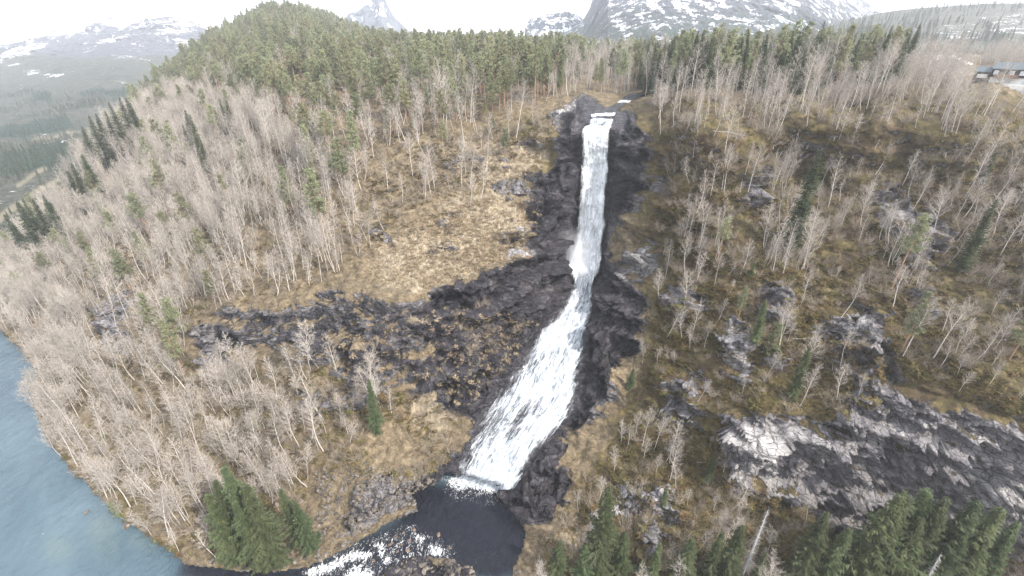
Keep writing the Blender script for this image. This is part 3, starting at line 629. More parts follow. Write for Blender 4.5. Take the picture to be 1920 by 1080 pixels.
# snow lying on the field by the house
t = NT("snow"); M_SNOW = t.done(t.bsdf((.84, .86, .9), .8, t.bump(t.noise(1.2, 5), .4, .1), .2))
def snow_patch(poly_c, n=22, m=8, thick=.35):
    rows_ = []
    for j in range(m):
        v_ = j / (m - 1); r_ = []
        for i in range(n):
            u_ = i / (n - 1) * (len(poly_c) - 1); a = min(int(u_), len(poly_c) - 2); b = u_ - a
            x = poly_c[a][0] * (1 - b) + poly_c[a + 1][0] * b; y0 = poly_c[a][1] * (1 - b) + poly_c[a + 1][1] * b; h = poly_c[a][2] * (1 - b) + poly_c[a + 1][2] * b
            g = ground(x, y0 + h * v_ + .8 * math.sin(i * 2.1)); g[2] += thick * math.sin(math.pi * v_) ** .5 * min(1, math.sin(math.pi * i / (n - 1)) * 3) - .05; r_.append(g)
        rows_.append(r_)
    return grid_mesh("snow_field", np.array(rows_), M_SNOW)
for pc in ([(1683,95,2),(1692,92,8),(1704,91,8),(1716,95,4)], [(1728,98,2),(1745,98,7),(1765,100,16),(1785,103,14),(1795,106,8),(1806,110,6)], [(1808,114,3),(1815,114,9),(1824,118,5)], [(1765,114,3),(1785,118,5),(1800,119,3)]):
    tag(snow_patch(pc), "old snow lying on the field above the dark house", kind='stuff')

# ------------------------------------------------------------------ vegetation builders
class MB:
    def __init__(s): s.v = []; s.f = []
    def tube(s, pts, rad, n=4, cap=True):
        rings = []; pts = [Vector(p) for p in pts]
        for i, p in enumerate(pts):
            d = (pts[min(i + 1, len(pts) - 1)] - pts[max(i - 1, 0)]).normalized()
            a = d.cross(Vector((.31, .95, .05))); a = a.normalized() if a.length > 1e-4 else Vector((1, 0, 0)); b = d.cross(a)
            r0 = len(s.v); rings.append(r0)
            for k in range(n):
                an = 2 * math.pi * k / n; s.v.append(p + (a * math.cos(an) + b * math.sin(an)) * rad[i])
        for i in range(len(rings) - 1):
            for k in range(n):
                s.f.append((rings[i] + k, rings[i] + (k + 1) % n, rings[i + 1] + (k + 1) % n, rings[i + 1] + k))
    def tri(s, a, b, c): n = len(s.v); s.v += [a, b, c]; s.f.append((n, n + 1, n + 2))
    def quad(s, a, b, c, d): n = len(s.v); s.v += [a, b, c, d]; s.f.append((n, n + 1, n + 2, n + 3))
    def mesh(s, name, mat):
        me = bpy.data.meshes.new(name); me.from_pydata([tuple(v) for v in s.v], [], s.f); me.materials.append(mat); return me

def rv3(rng): 
    while 1:
        v = Vector((rng.uniform(-1, 1), rng.uniform(-1, 1), rng.uniform(-1, 1)))
        if .05 < v.length < 1: return v.normalized()

def birch(seed, H, lean, spread=.26, base_twig=.32):
    rng = random.Random(seed); T = MB(); C = MB()
    ax = Vector((math.cos(rng.uniform(0, 6.28)), math.sin(rng.uniform(0, 6.28)), 0)); bend = Vector((rng.uniform(-1, 1), rng.uniform(-1, 1), 0)) * .05
    pts = []; rad = []
    for i in range(9):
        t_ = i / 8; p_ = ax * (lean * H * (t_ ** .7) * (1.1 - .5 * t_)) + bend * H * math.sin(t_ * 5 + seed) * .5 + Vector((0, 0, H * t_)); pts.append(p_); rad.append(max(.018, .0078 * H * (1 - t_) ** .8 + .012))
    pts[0] -= Vector((0, 0, 1.2)); T.tube(pts, rad, 6)
    def at(t_):
        f = t_ * 8; a = min(int(f), 7); return pts[a].lerp(pts[a + 1], f - a)
    nb = int(17 + H)
    for k in range(nb):
        t_ = base_twig + (1 - base_twig) * ((k + rng.random()) / nb) ** .9; p0 = at(min(t_, .99)); az = k * 2.4 + rng.uniform(-.5, .5)
        L = H * spread * (1.15 - .8 * abs(t_ - .55) / .5) * rng.uniform(.6, 1.1); up = rng.uniform(.5, 1.1) + .4 * t_
        d = Vector((math.cos(az), math.sin(az), up)).normalized(); q = [p0]; 
        for j in range(1, 4): q.append(q[-1] + (d + rv3(rng) * .18 + Vector((0, 0, .06 * j))).normalized() * L / 3)
        r0 = .004 * H * (1.2 - t_) + .010; C.tube(q, [r0, r0 * .7, r0 * .45, .008], 3)
        for m in range(9):
            f = rng.uniform(.25, 1) * 3; a = min(int(f), 2); s0 = q[a].lerp(q[a + 1], f - a)
            d2 = (d * .8 + rv3(rng) * .75 + Vector((0, 0, .3))).normalized(); L2 = L * rng.uniform(.25, .5); e = s0 + d2 * L2
            sd_ = d2.cross(rv3(rng)).normalized() * .016; C.quad(s0 - sd_, s0 + sd_, e + sd_ * .5, e - sd_ * .5)
            for w_ in range(6):
                g_ = s0.lerp(e, rng.uniform(.2, 1)); d3 = (d2 + rv3(rng) * .8).normalized(); tip = g_ + d3 * L2 * rng.uniform(.3, .65) + Vector((0, 0, -.05))
                sd_ = d3.cross(rv3(rng)).normalized() * .012; C.tri(g_ - sd_, g_ + sd_, tip)
    return T, C

def spruce(seed, H, wid=.17, dens=1.0, bare=.05, leaf=1.0):
    rng = random.Random(seed); T = MB(); C = MB(); Rm = H * wid
    T.tube([(0, 0, -1.5), (0, 0, H * .3), (0, 0, H * .7), (0, 0, H * .99)], [.011 * H + .05, .009 * H, .005 * H, .015], 6)
    z = H * bare; 
    while z < H * .985:
        f = z / H; nb = max(4, int(rng.randint(6, 8) * dens)); off = rng.uniform(0, 6.28)
        for k in range(nb):
            az = off + 6.283 * k / nb + rng.uniform(-.25, .25)
            if rng.random() < .12: continue
            L = Rm * (1 - f) ** .82 * rng.uniform(.6, 1.2) * (1 + .22 * math.sin(az * 2 + z * .8 + seed) + .12 * math.sin(az * 3 - z * 1.7)) * (1 if f > .12 else .75) + .12
            d = Vector((math.cos(az), math.sin(az), 0)); sdv = Vector((-d.y, d.x, 0)); droop = rng.uniform(.25, .5) * (1 - f * .7)
            n = max(2, int(L / .30)); prev = None
            for j in range(n + 1):
                u_ = j / n; p_ = Vector((0, 0, z)) + d * L * u_ + Vector((0, 0, L * (.12 * u_ - droop * u_ * u_ + .18 * u_ ** 4)))
                if j:
                    w_ = (.30 + .30 * (1 - u_)) * leaf * (L ** .3); fw = d * .16 * leaf
                    for sg in (-1, 1):
                        tip = p_ + sdv * sg * w_ * rng.uniform(.7, 1.3) + fw * rng.uniform(.3, 1.6) + Vector((0, 0, -w_ * rng.uniform(.15, .7)))
                        C.tri(prev, p_ + fw * .4, tip)
                    if rng.random() < .75: C.tri(prev, p_, (prev + p_) / 2 + Vector((rng.uniform(-.08, .08), rng.uniform(-.08, .08), -w_ * rng.uniform(.5, 1.0))))
                prev = p_
            C.tri(prev - sdv * .05, prev + sdv * .05, prev + d * .28)
        z += rng.uniform(.34, .5) * (1.15 - .55 * f) * (H / 14) ** .4
    for k in range(4): a = k * 1.57; C.tri((math.cos(a) * .12, math.sin(a) * .12, H * .955), (-math.cos(a) * .05, 0, H * .955), (0, 0, H * 1.01))
    return T, C

def pine(seed, H, bare=.42, wid=.15):
    rng = random.Random(seed); T = MB(); C = MB(); lean = Vector((rng.uniform(-.04, .04), rng.uniform(-.04, .04), 0))
    P_ = lambda f: lean * H * f * f + Vector((0, 0, H * f))
    T.tube([P_(0) - Vector((0, 0, 1.2))] + [P_(f) for f in (.25, .5, .75, .97)], [.012 * H, .0105 * H, .008 * H, .005 * H, .02], 6)
    f = bare - .2
    while f < .99:
        dead = f < bare; nb = 1 if dead else rng.randint(3, 5)
        for k in range(nb):
            az = rng.uniform(0, 6.28); g_ = (f - bare) / (1 - bare)
            L = H * wid * (.35 if dead else (1.0 - .72 * max(0, g_) ** 1.4)) * rng.uniform(.55, 1.2); d = Vector((math.cos(az), math.sin(az), rng.uniform(.05, .45))).normalized()
            p0 = P_(f); p1 = p0 + d * L * .6 + Vector((0, 0, .05)); p2 = p1 + (d + Vector((0, 0, .35))).normalized() * L * .4
            T.tube([p0, p1, p2], [.045, .028, .012], 3)
            if dead: continue
            for c_ in range(max(2, int(L / .42))):
                u_ = rng.uniform(.3, 1.05); cc = p0.lerp(p2, u_) + rv3(rng) * .28; r_ = rng.uniform(.32, .55)
                for m in range(14):
                    v = rv3(rng); v.z = v.z * .7 + .25; b0 = cc + rv3(rng) * .18; s_ = v.cross(rv3(rng)).normalized() * .075; C.tri(b0 - s_, b0 + s_, b0 + v * r_)
        f += rng.uniform(.018, .034) * (16 / H) ** .5
    for m in range(40):
        v = rv3(rng); v.z = abs(v.z); b0 = P_(.97) + rv3(rng) * .3; s_ = v.cross(rv3(rng)).normalized() * .07; C.tri(b0 - s_, b0 + s_, b0 + v * .45)
    return T, C

def shrub(seed, H):
    rng = random.Random(seed); C = MB()
    for k in range(16):
        az = rng.uniform(0, 6.28); d = Vector((math.cos(az) * .6, math.sin(az) * .6, rng.uniform(.5, 1.3))).normalized(); L = H * rng.uniform(.6, 1.1); p0 = Vector((rng.uniform(-.2, .2), rng.uniform(-.2, .2), -.2))
        q = [p0, p0 + (d + rv3(rng) * .2) * L * .5, p0 + d * L + rv3(rng) * .2]; C.tube(q, [.028, .018, .007], 3)
        for m in range(9):
            s0 = q[0].lerp(q[1], rng.uniform(.4, 1)) if rng.random() < .4 else q[1].lerp(q[2], rng.random()); d3 = (d + rv3(rng) * .9).normalized(); tip = s0 + d3 * H * rng.uniform(.2, .45)
            sd_ = d3.cross(rv3(rng)).normalized() * .013; C.tri(s0 - sd_, s0 + sd_, tip)
            for z_ in range(2):
                g_ = s0.lerp(tip, rng.uniform(.3, .9)); t2 = g_ + (d3 + rv3(rng)).normalized() * H * .16; C.tri(g_ - sd_ * .8, g_ + sd_ * .8, t2)
    return C

def tuft(seed, flat=1.0):
    rng = random.Random(seed); C = MB()
    for k in range(26):
        az = rng.uniform(0, 6.28); b0 = Vector((rng.uniform(-.35, .35), rng.uniform(-.35, .35), -.12)); d = Vector((math.cos(az), math.sin(az), rng.uniform(.3, 1.5) * flat)).normalized(); L = rng.uniform(.25, .6)
        s_ = Vector((-d.y, d.x, 0)).normalized() * .045; m_ = b0 + d * L * .6; C.quad(b0 - s_, b0 + s_, m_ + s_ * .8, m_ - s_ * .8); C.tri(m_ - s_ * .8, m_ + s_ * .8, m_ + (d - Vector((0, 0, .7))) * L * .5)
    return C

def boulder(seed):
    import bmesh
    rng = np.random.RandomState(seed); bm = bmesh.new(); pts = rng.normal(size=(16, 3)); pts /= np.linalg.norm(pts, axis=1, keepdims=True); pts *= rng.uniform(.75, 1.05, (16, 1)) * np.array((1, rng.uniform(.6, .95), rng.uniform(.5, .8)))
    for p_ in pts: bm.verts.new(p_ * .5)
    bmesh.ops.convex_hull(bm, input=bm.verts); bmesh.ops.delete(bm, geom=[v for v in bm.verts if not v.link_faces], context='VERTS')
    bmesh.ops.bevel(bm, geom=bm.edges[:], offset=.022, segments=1, affect='EDGES')
    me = bpy.data.meshes.new("boulder"); bm.to_mesh(me); bm.free(); return me

M_BARK = plain("birch_bark", (.43, .405, .38), .8, .35, 2.2, .22)
M_TWIG = plain("birch_twigs", (.34, .31, .28), .85, .3, 2.0, .25)
M_GTWIG = plain("shrub_twigs", (.26, .22, .175), .85, .3, 2.0, .35)
M_SBARK = plain("spruce_bark", (.14, .11, .09), .9, .3, 3)
M_PBARK = plain("pine_bark", (.26, .17, .12), .9, .4, 1.2)
M_DEAD = plain("dead_wood", (.34, .34, .34), .9, .3, 3)
M_SPRUCE = leafy("spruce_needles", (.034, .050, .024), (.105, .130, .058), .3, .02)
M_PINE = leafy("pine_needles", (.14, .158, .085), (.33, .35, .205), .28, .025)
M_DRY = leafy("dry_grass", (.17, .13, .08), (.46, .37, .25), .35, .015)
M_HEATH = leafy("heath", (.055, .045, .016), (.21, .165, .065), .45, .035)
def mat_boulder(name, col, wet=False):
    t = NT(name); f = t.noise(2.2, 8, .72); oi = t.n("ShaderNodeObjectInfo")
    c = t.ramp(f, [(.28, tuple(x * .35 for x in col)), (.5, col), (.7, tuple(min(.75, x * 1.9) for x in col))])
    hs = t.n("ShaderNodeHueSaturation"); t.l(c, hs.inputs['Color']); mr = t.n("ShaderNodeMapRange"); t.l(oi.outputs['Random'], mr.inputs[0]); mr.inputs[3].default_value = .45; mr.inputs[4].default_value = 1.5; t.l(mr.outputs[0], hs.inputs['Value'])
    li = t.step(t.noise(3.1, 9, .8), .58, .66)
    c = t.mix(t.math('MULTIPLY', li, .6), hs.outputs[0], (.50, .48, .42)) if not wet else hs.outputs[0]
    return t.done(t.bsdf(c, .4 if wet else .9, t.bump(f, .9, .15), .3))
M_BOULD, M_BWET = mat_boulder("boulder_stone", (.105, .092, .08)), mat_boulder("wet_stone", (.14, .10, .075), True)

# prototypes: meshes only, every object in the scene is a placed one
BIR = []; 
for i, (H, ln) in enumerate([(13, .05), (14, .16), (10, .28), (16, .08), (11, .12), (8, .24), (13, .34), (6, .12), (15, .2), (12, .03)]):
    T, C = birch(100 + i, H, ln, .18 + .035 * ((i * 2) % 4), .25 + .08 * (i % 4)); BIR.append((T.mesh("trunk", M_BARK), C.mesh("crown", M_TWIG), H))
SPR = []
for i, (H, wd) in enumerate([(18, .14), (15, .18), (20, .115), (17, .13), (16, .155)]):
    T, C = spruce(200 + i, H, wd); SPR.append((T.mesh("trunk", M_SBARK), C.mesh("crown", M_SPRUCE), H))
PIN = []
for i, (H, b_, wd) in enumerate([(16, .42, .18), (15, .35, .21), (18, .5, .15), (12, .25, .19), (16, .3, .14), (17, .55, .2)]):
    T, C = pine(300 + i, H, b_, wd); PIN.append((T.mesh("trunk", M_PBARK), C.mesh("crown", M_PINE), H))
SHR = [(shrub(400 + i, h).mesh("bare_shrub", M_GTWIG), h) for i, h in enumerate((2.6, 1.9, 3.2, 2.2))]
TUF = [tuft(500 + i).mesh("tussock", M_DRY) for i in range(3)]
HEA = [tuft(520 + i, .6).mesh("heath", M_HEATH) for i in range(3)]
BOU = [boulder(600 + i) for i in range(8)]
for b_ in BOU: b_.materials.append(M_BOULD)

# ------------------------------------------------------------------ where things grow
CX = (GX[:-1, :-1] + GX[1:, 1:]) / 2; CY = (GY[:-1, :-1] + GY[1:, 1:]) / 2
e1 = P[1:, :-1] - P[:-1, :-1]; e2 = P[:-1, 1:] - P[:-1, :-1]; nn = np.cross(e2, e1)
AREA = np.abs(nn[..., 2]); AREA3 = np.linalg.norm(nn, axis=-1)
RNG = np.random.RandomState(7)
clump = fbm(P[:-1, :-1] / 11., 3, 91)
rockc_ = rockm[:-1, :-1]; infc = infall[:-1, :-1]; ok_land = (~watm[:-1, :-1])
def scatter(regions, cl=.7, norock=.9, steep3=False):
    """regions: (name, polygon, things per square metre)"""
    res = []
    A = AREA3 if steep3 else AREA
    for name, poly, d in regions:
        m = in_poly(CX, CY, poly) & ok_land & (infc < .04) & ~in_poly(CX, CY, [(672,790),(760,790),(790,880),(700,880)]) & ~in_poly(CX, CY, [(1670,98),(1835,104),(1835,142),(1670,128)]) & ~in_poly(CX, CY, [(1790,130),(1970,140),(1990,215),(1800,195)])
        lam = A * d * m * (1 - norock * smooth01(.15, .6, rockc_)) * np.clip(1 + cl * 2.2 * clump, .05, 3)
        k = RNG.poisson(np.minimum(lam, 20)); ii, jj = np.nonzero(k)
        for n_ in range(int(k.max()) if k.size else 0):
            s_ = k[ii, jj] > n_; i, j = ii[s_], jj[s_]; a, b = RNG.rand(len(i), 1), RNG.rand(len(i), 1)
            p_ = P[i, j] + e1[i, j] * a + e2[i, j] * b
            px = GX[i, j] + (GX[i, j + 1] - GX[i, j]) * b[:, 0]; py = GY[i, j] + (GY[i + 1, j] - GY[i, j]) * a[:, 0]
            res += [(tuple(q), x, y, name) for q, x, y in zip(p_, px, py)]
    return res

RG = {
 'lower bank': [(-200,640),(0,560),(150,640),(330,640),(450,700),(600,690),(700,740),(770,800),(760,860),(600,880),(540,960),(420,1060),(330,1040),(220,960),(120,860),(60,740),(0,620)],
 'left flank': [(-500,570),(0,485),(60,440),(130,370),(165,300),(240,228),(340,180),(430,200),(560,260),(640,330),(700,400),(700,470),(620,530),(440,570),(330,640),(150,640),(0,560),(-200,640),(-700,640)],
 'upper left': [(430,200),(560,240),(700,250),(900,250),(1000,210),(1040,260),(960,300),(880,350),(760,400),(700,470),(700,400),(640,330),(560,260)],
 'pine hill': [(-700,570),(-700,540),(0,478),(130,370),(240,226),(330,142),(400,84),(510,27),(600,38),(700,82),(800,97),(1080,103),(1090,150),(1040,190),(900,235),(700,240),(560,230),(450,190),(340,175),(240,225),(130,372)],
 'stream head': [(1040,104),(1190,107),(1185,175),(1100,185),(1040,190)],
 'right plateau': [(1195,104),(1690,100),(1700,165),(1500,182),(1210,182),(1190,170)],
 'right rim': [(1215,184),(1500,184),(1690,170),(1760,110),(2300,120),(2500,330),(1920,340),(1600,330),(1450,330),(1250,300)],
 'right slope': [(1250,300),(1450,330),(1600,330),(1920,340),(2500,330),(2500,560),(1920,560),(1760,520),(1500,520),(1330,560),(1250,500),(1230,400)],
 'right ledges': [(1250,500),(1500,520),(1760,520),(2500,560),(2500,780),(1900,780),(1680,700),(1620,780),(1380,760),(1250,780),(1190,700),(1230,600)],
 'cliff foot': [(1080,900),(1200,780),(1350,780),(1380,900),(1500,960),(2400,1000),(2400,1280),(1000,1280),(1000,1060)],
}
DEN = dict(birch={'lower bank': .115, 'left flank': .14, 'upper left': .034, 'pine hill': .011, 'stream head': .04, 'right plateau': .016, 'right rim': .09, 'right slope': .085, 'right ledges': .045, 'cliff foot': .035},
           pine={'left flank': .004, 'upper left': .007, 'pine hill': .030, 'stream head': .010, 'right plateau': .010, 'right slope': .001, 'right ledges': .0015},
           spruce={'right plateau': .03},
           shrub={'lower bank': .09, 'left flank': .07, 'upper left': .13, 'stream head': .02, 'right rim': .12, 'right slope': .2, 'right ledges': .14, 'cliff foot': .16},
           tuss={'upper left': .35, 'lower bank': .18, 'left flank': .12, 'right ledges': .25, 'right slope': .22, 'right rim': .12, 'cliff foot': .3})
def regs(k): return [(n_, RG[n_], d) for n_, d in DEN[k].items()]
B_ALL, P_ALL, S_ALL, SH_ALL = scatter(regs('birch')), scatter(regs('pine'), .95), scatter(regs('spruce'), .9), scatter(regs('shrub'), .5)
SH_ALL += scatter([('brook side', [(700,740),(790,740),(880,800),(850,860),(800,895),(700,880)], .35), ('brook side', [(450,700),(700,740),(720,870),(590,870),(540,960),(470,900)], .22), ('ledge strip', [(620,640),(760,600),(900,560),(980,600),(860,760),(760,700)], .05)], .5, .5)
EXTRA = [('birch clump', [(730,200),(800,190),(900,220),(910,300),(780,310),(700,270)], .05), ('ledge strip', [(800,380),(1000,340),(1000,370),(860,420)], .01)]
B_ALL += scatter(EXTRA, .3)

def proj_size(p_, H):
    x, y, f = project(*p_); return x, y, FPX * H / f

PHRASE = {'lower bank': 'on the lower bank', 'left flank': 'on the left flank', 'upper left': 'left of the falls', 'pine hill': 'in the hill forest',
  'stream head': 'above the falls', 'right plateau': 'on the right plateau', 'right rim': 'along the right rim', 'right slope': 'on the right slope',
  'right ledges': 'on the mossy ledges', 'cliff foot': 'below the grey cliff', 'birch clump': 'in the pale clump below the pines', 'ledge strip': 'on the tan ledge', 'brook side': 'between left cliff and scree'}
ORD = ['first', 'second', 'third', 'fourth', 'fifth', 'sixth', 'seventh', 'eighth', 'ninth', 'tenth', 'eleventh', 'twelfth', 'thirteenth', 'fourteenth', 'fifteenth', 'sixteenth', 'seventeenth', 'eighteenth', 'nineteenth', 'twentieth']
TENS = {20: 'twenty', 30: 'thirty', 40: 'forty', 50: 'fifty', 60: 'sixty', 70: 'seventy', 80: 'eighty', 90: 'ninety'}
def ordinal(n_):
    if n_ <= 20: return ORD[n_ - 1]
    if n_ > 99: return 'hundred and ' + ordinal(n_ - 100)
    return TENS[n_ // 10 * 10] + '-' + ORD[n_ % 10 - 1] if n_ % 10 else {30: 'thirtieth', 40: 'fortieth', 50: 'fiftieth', 60: 'sixtieth', 70: 'seventieth', 80: 'eightieth', 90: 'ninetieth'}[n_]

def rows_of(near):
    """members of each region in rows down the slope, each row read from the left"""
    by = {}; out = []
    for q in near: by.setdefault(q[5], []).append(q)
    for reg, L_ in by.items():
        L_.sort(key=lambda q: q[7]); nr = max(1, -(-len(L_) // 19)); per = -(-len(L_) // nr)
        for r_ in range(nr):
            part = sorted(L_[r_ * per:(r_ + 1) * per], key=lambda q: q[6])
            out.append((reg, '' if nr == 1 else ('top row, ' if r_ == 0 else 'bottom row, ' if r_ == nr - 1 else ordinal(r_ + 1) + ' row, '), part))
    return out

def gn_stuff(name, items, variants, label):
    """many small instances of the placed things' own meshes, as ONE object. items: (pos, rot, scale, variant)"""
    me = bpy.data.meshes.new(name); me.from_pydata([i[0] for i in items], [], [])
    a = me.attributes.new("rot", 'FLOAT_VECTOR', 'POINT'); a.data.foreach_set("vector", np.array([i[1] for i in items], np.float32).ravel())
    a = me.attributes.new("scl", 'FLOAT', 'POINT'); a.data.foreach_set("value", np.array([i[2] for i in items], np.float32))
    a = me.attributes.new("var", 'INT', 'POINT'); a.data.foreach_set("value", np.array([i[3] for i in items], np.int32))
    o = bpy.data.objects.new(name, me); COL.objects.link(o)
    g = bpy.data.node_groups.new(name, 'GeometryNodeTree'); g.interface.new_socket("Geometry", in_out='INPUT', socket_type='NodeSocketGeometry'); g.interface.new_socket("Geometry", in_out='OUTPUT', socket_type='NodeSocketGeometry')
    gi = g.nodes.new("NodeGroupInput"); go = g.nodes.new("NodeGroupOutput"); jn = g.nodes.new("GeometryNodeJoinGeometry")
    def na(n_, ty):
        x = g.nodes.new("GeometryNodeInputNamedAttribute"); x.data_type = ty; x.inputs[0].default_value = n_; return x.outputs[0]
    ro, sc2, va = na("rot", 'FLOAT_VECTOR'), na("scl", 'FLOAT'), na("var", 'INT')
    for k, parts_ in enumerate(variants):
        cm = g.nodes.new("FunctionNodeCompare"); cm.data_type = 'INT'; cm.operation = 'EQUAL'; g.links.new(va, cm.inputs[2]); cm.inputs[3].default_value = k
        for po in parts_:
            oi = g.nodes.new("GeometryNodeObjectInfo"); oi.inputs['Object'].default_value = po; oi.inputs['As Instance'].default_value = True; oi.transform_space = 'ORIGINAL'
            ip = g.nodes.new("GeometryNodeInstanceOnPoints"); g.links.new(gi.outputs[0], ip.inputs['Points']); g.links.new(cm.outputs[0], ip.inputs['Selection'])
            g.links.new(oi.outputs['Geometry'], ip.inputs['Instance']); g.links.new(ro, ip.inputs['Rotation']); g.links.new(sc2, ip.inputs['Scale']); g.links.new(ip.outputs[0], jn.inputs[0])
    g.links.new(jn.outputs[0], go.inputs[0]); md = o.modifiers.new("scatter", 'NODES'); md.node_group = g
    return tag(o, label, kind='stuff')

PROTO = {}
def place_tree(kind, lib, k, pos, rot, sc_, label, cat, group):
    e = empty(kind, pos); e.rotation_euler = rot; e.scale = (sc_,) * 3
    tag(e, label, cat, group)
    src = PROTO.get((kind, k))
    if src is None:
        a = bpy.data.objects.new('trunk', lib[k][0]); b = bpy.data.objects.new('crown', lib[k][1]); PROTO[(kind, k)] = (a, b)
    else: a, b = src[0].copy(), src[1].copy()
    for c_ in (a, b): COL.objects.link(c_); c_.parent = e
    return e

def forest(kind, lib, items, size_rng, words, cat, group, stuff_name, stuff_label, maxn=290, tilt=.07, vals=None, downhill=0, minpx=0):
    rr = random.Random(hash(kind) % 1000 if False else len(kind) * 31 + 5)
    full = []
    for (p_, x, y, reg) in items:
        k = rr.randrange(len(lib)); sc_ = rr.uniform(*size_rng)
        if kind == 'bare_birch' and reg in ('right slope', 'right ledges', 'cliff foot', 'right rim'): sc_ *= .76
        if reg == 'right plateau' and kind == 'bare_birch': sc_ *= 1.05
        rot = (rr.gauss(0, tilt), rr.gauss(0, tilt), rr.uniform(0, 6.283))
        X_, Y_, sz = proj_size(p_, lib[k][2] * sc_)
        vis = 0 < X_ < 1920 and -10 < Y_ < 1085
        full.append((sz if vis else 0, p_, rot, sc_, k, reg, X_, Y_))
    full.sort(key=lambda q: -q[0]); near = full[:maxn]; rest = full[maxn:]
    for (reg, row, L_) in rows_of(near):
        for i, q in enumerate(L_):
            adj = words[0] if q[3] > size_rng[0] + .62 * (size_rng[1] - size_rng[0]) else words[1] if q[3] < size_rng[0] + .3 * (size_rng[1] - size_rng[0]) else words[2]
            lab = "%s %s, %s%s from left" % (adj, PHRASE[reg], row, ordinal(i + 1))
            place_tree(kind, lib, q[4], q[1], q[2], q[3], lab, cat, group)
    for k in range(len(lib)):
        if (kind, k) not in PROTO: place_tree(kind, lib, k, rest[0][1], rest[0][2], rest[0][3], words[2] + " standing among its neighbours, %s of the odd ones" % ORD[k], cat, group)
    if rest: gn_stuff(stuff_name, [(q[1], q[2], q[3], q[4]) for q in rest], [PROTO[(kind, k)] for k in range(len(lib))], stuff_label)
    return full

print("birch", len(B_ALL), "pine", len(P_ALL), "spruce", len(S_ALL), "shrub", len(SH_ALL))
forest('bare_birch', BIR, B_ALL, (.5, 1.15), ("tall pale leafless birch", "small slender leafless birch", "leafless birch with grey twigs"), 'birch tree', 'leafless birches on the slopes', 'birch_wood', 'grey haze of leafless birch wood covering the slopes')
forest('pine_tree', PIN, P_ALL, (.5, 1.2), ("tall yellow-green pine", "short yellow-green pine", "yellow-green pine"), 'pine tree', 'pines of the plateau forest', 'pine_forest', 'yellow green pine forest covering the hill and plateau', tilt=.03)

# spruces: (top x, top y, base x, base y)
def top_height(pos, ty):
    cy = (540 - ty) / FPX; D_ = pos[1]; return D_ * (cy * math.cos(PITCH) - math.sin(PITCH)) / (math.cos(PITCH) + cy * math.sin(PITCH)) + CAMZ - pos[2]
SPL = [('in the riverside group left of the boulders', [(415,872,452,1040),(388,925,415,1052),(455,905,500,1055),(440,935,470,1062),(403,900,435,1040)]),
 ('in the small riverside pair beside the boulders', [(527,915,570,1020),(552,935,590,1030)]),
 ('alone below the left cliff band', [(688,712,706,812)]),
 ('in the dark stand on the far left spur', [(14,400,24,505),(34,375,44,490),(48,368,60,480),(60,372,74,478),(78,366,90,462),(92,378,100,455),(24,420,34,500)]),
 ('in the dark spur group below the left skyline', [(132,305,150,405),(124,318,138,400),(150,288,166,392),(160,300,176,396),(140,330,156,410)]),
 ('on the upper left skyline spur', [(150,235,168,325),(164,215,184,320),(178,212,198,316),(192,206,212,312),(206,190,224,300),(222,182,240,285),(236,180,252,275),(245,192,260,268),(185,230,204,325)]),
 ('in the dark pocket on the left slope', [(346,205,358,300),(356,212,370,318),(362,240,376,330),(340,232,352,312),(372,260,388,345)]),
 ('in the bright pair on the left slope', [(412,182,424,262),(424,190,436,270),(402,200,412,268)]),
 ('among the trees at the foot of the right cliff', [(1142,915,1130,1085),(1050,1012,1052,1085),(1176,1000,1165,1110),(1240,1016,1225,1120),(1300,1006,1285,1110),(1352,1000,1335,1120),(1395,985,1372,1130),(1100,1020,1095,1110),(1440,1035,1410,1150),(1205,1050,1195,1140)]),
 ('in the tall stand under the right cliff', [(1560,965,1500,1150),(1590,985,1530,1170),(1668,975,1600,1160),(1700,915,1620,1160),(1742,880,1650,1170),(1765,905,1690,1180),(1795,905,1700,1200),(1835,935,1740,1200),(1872,950,1780,1210),(1912,975,1820,1215),(1725,960,1650,1190),(1640,1000,1580,1180),(1810,985,1720,1230),(1855,1005,1760,1240),(1900,1020,1820,1250)]),
 ('on the ledges right of the gorge', [(1435,562,1430,640),(1516,648,1506,742),(1342,850,1335,908),(1880,262,1872,345),(1190,690,1190,725),(1415,490,1412,520),(1255,915,1250,945)]),
 ('on the edge of the right plateau', [(1216,80,1217,168),(1232,76,1233,172),(1410,110,1411,178),(1310,70,1311,176),(1262,74,1262,170),(1340,66,1340,172),(1365,72,1366,170),(1385,66,1386,170),(1440,62,1441,165),(1470,66,1470,168),(1205,84,1206,160),(1500,64,1500,160)])]
nS = 0
rr = random.Random(3)
for where, L_ in SPL:
    for i, (tx, ty, bx, by) in enumerate(sorted(L_)):
        by = min(by, 1085 + (by - 1085) * .25) if by > 1085 else by; bx = 960 + (tx - 960) * (2142 - by) / (2142 - ty)
        g = ground(float(bx), float(by)); H = top_height(g, ty); H = min(max(H, 3), 30); k = rr.randrange(5) if H > 7 else 1
        place_tree('spruce_tree', SPR, k, tuple(g), (rr.gauss(0, .015), rr.gauss(0, .015), rr.uniform(0, 6.28)), H / SPR[k][2], ("dark spruce %s, %s from left" % (where, ordinal(i + 1))) if len(L_) > 1 else "lone bright green spruce " + where, 'spruce tree', 'dark spruces'); nS += 1
forest('spruce_tree', SPR, S_ALL, (.6, .95), ("tall dark spruce", "short dark spruce", "dark green spruce"), 'spruce tree', 'dark spruces', 'spruce_forest', 'dark spruce forest on the plateau and the far hill', maxn=150, tilt=.02)
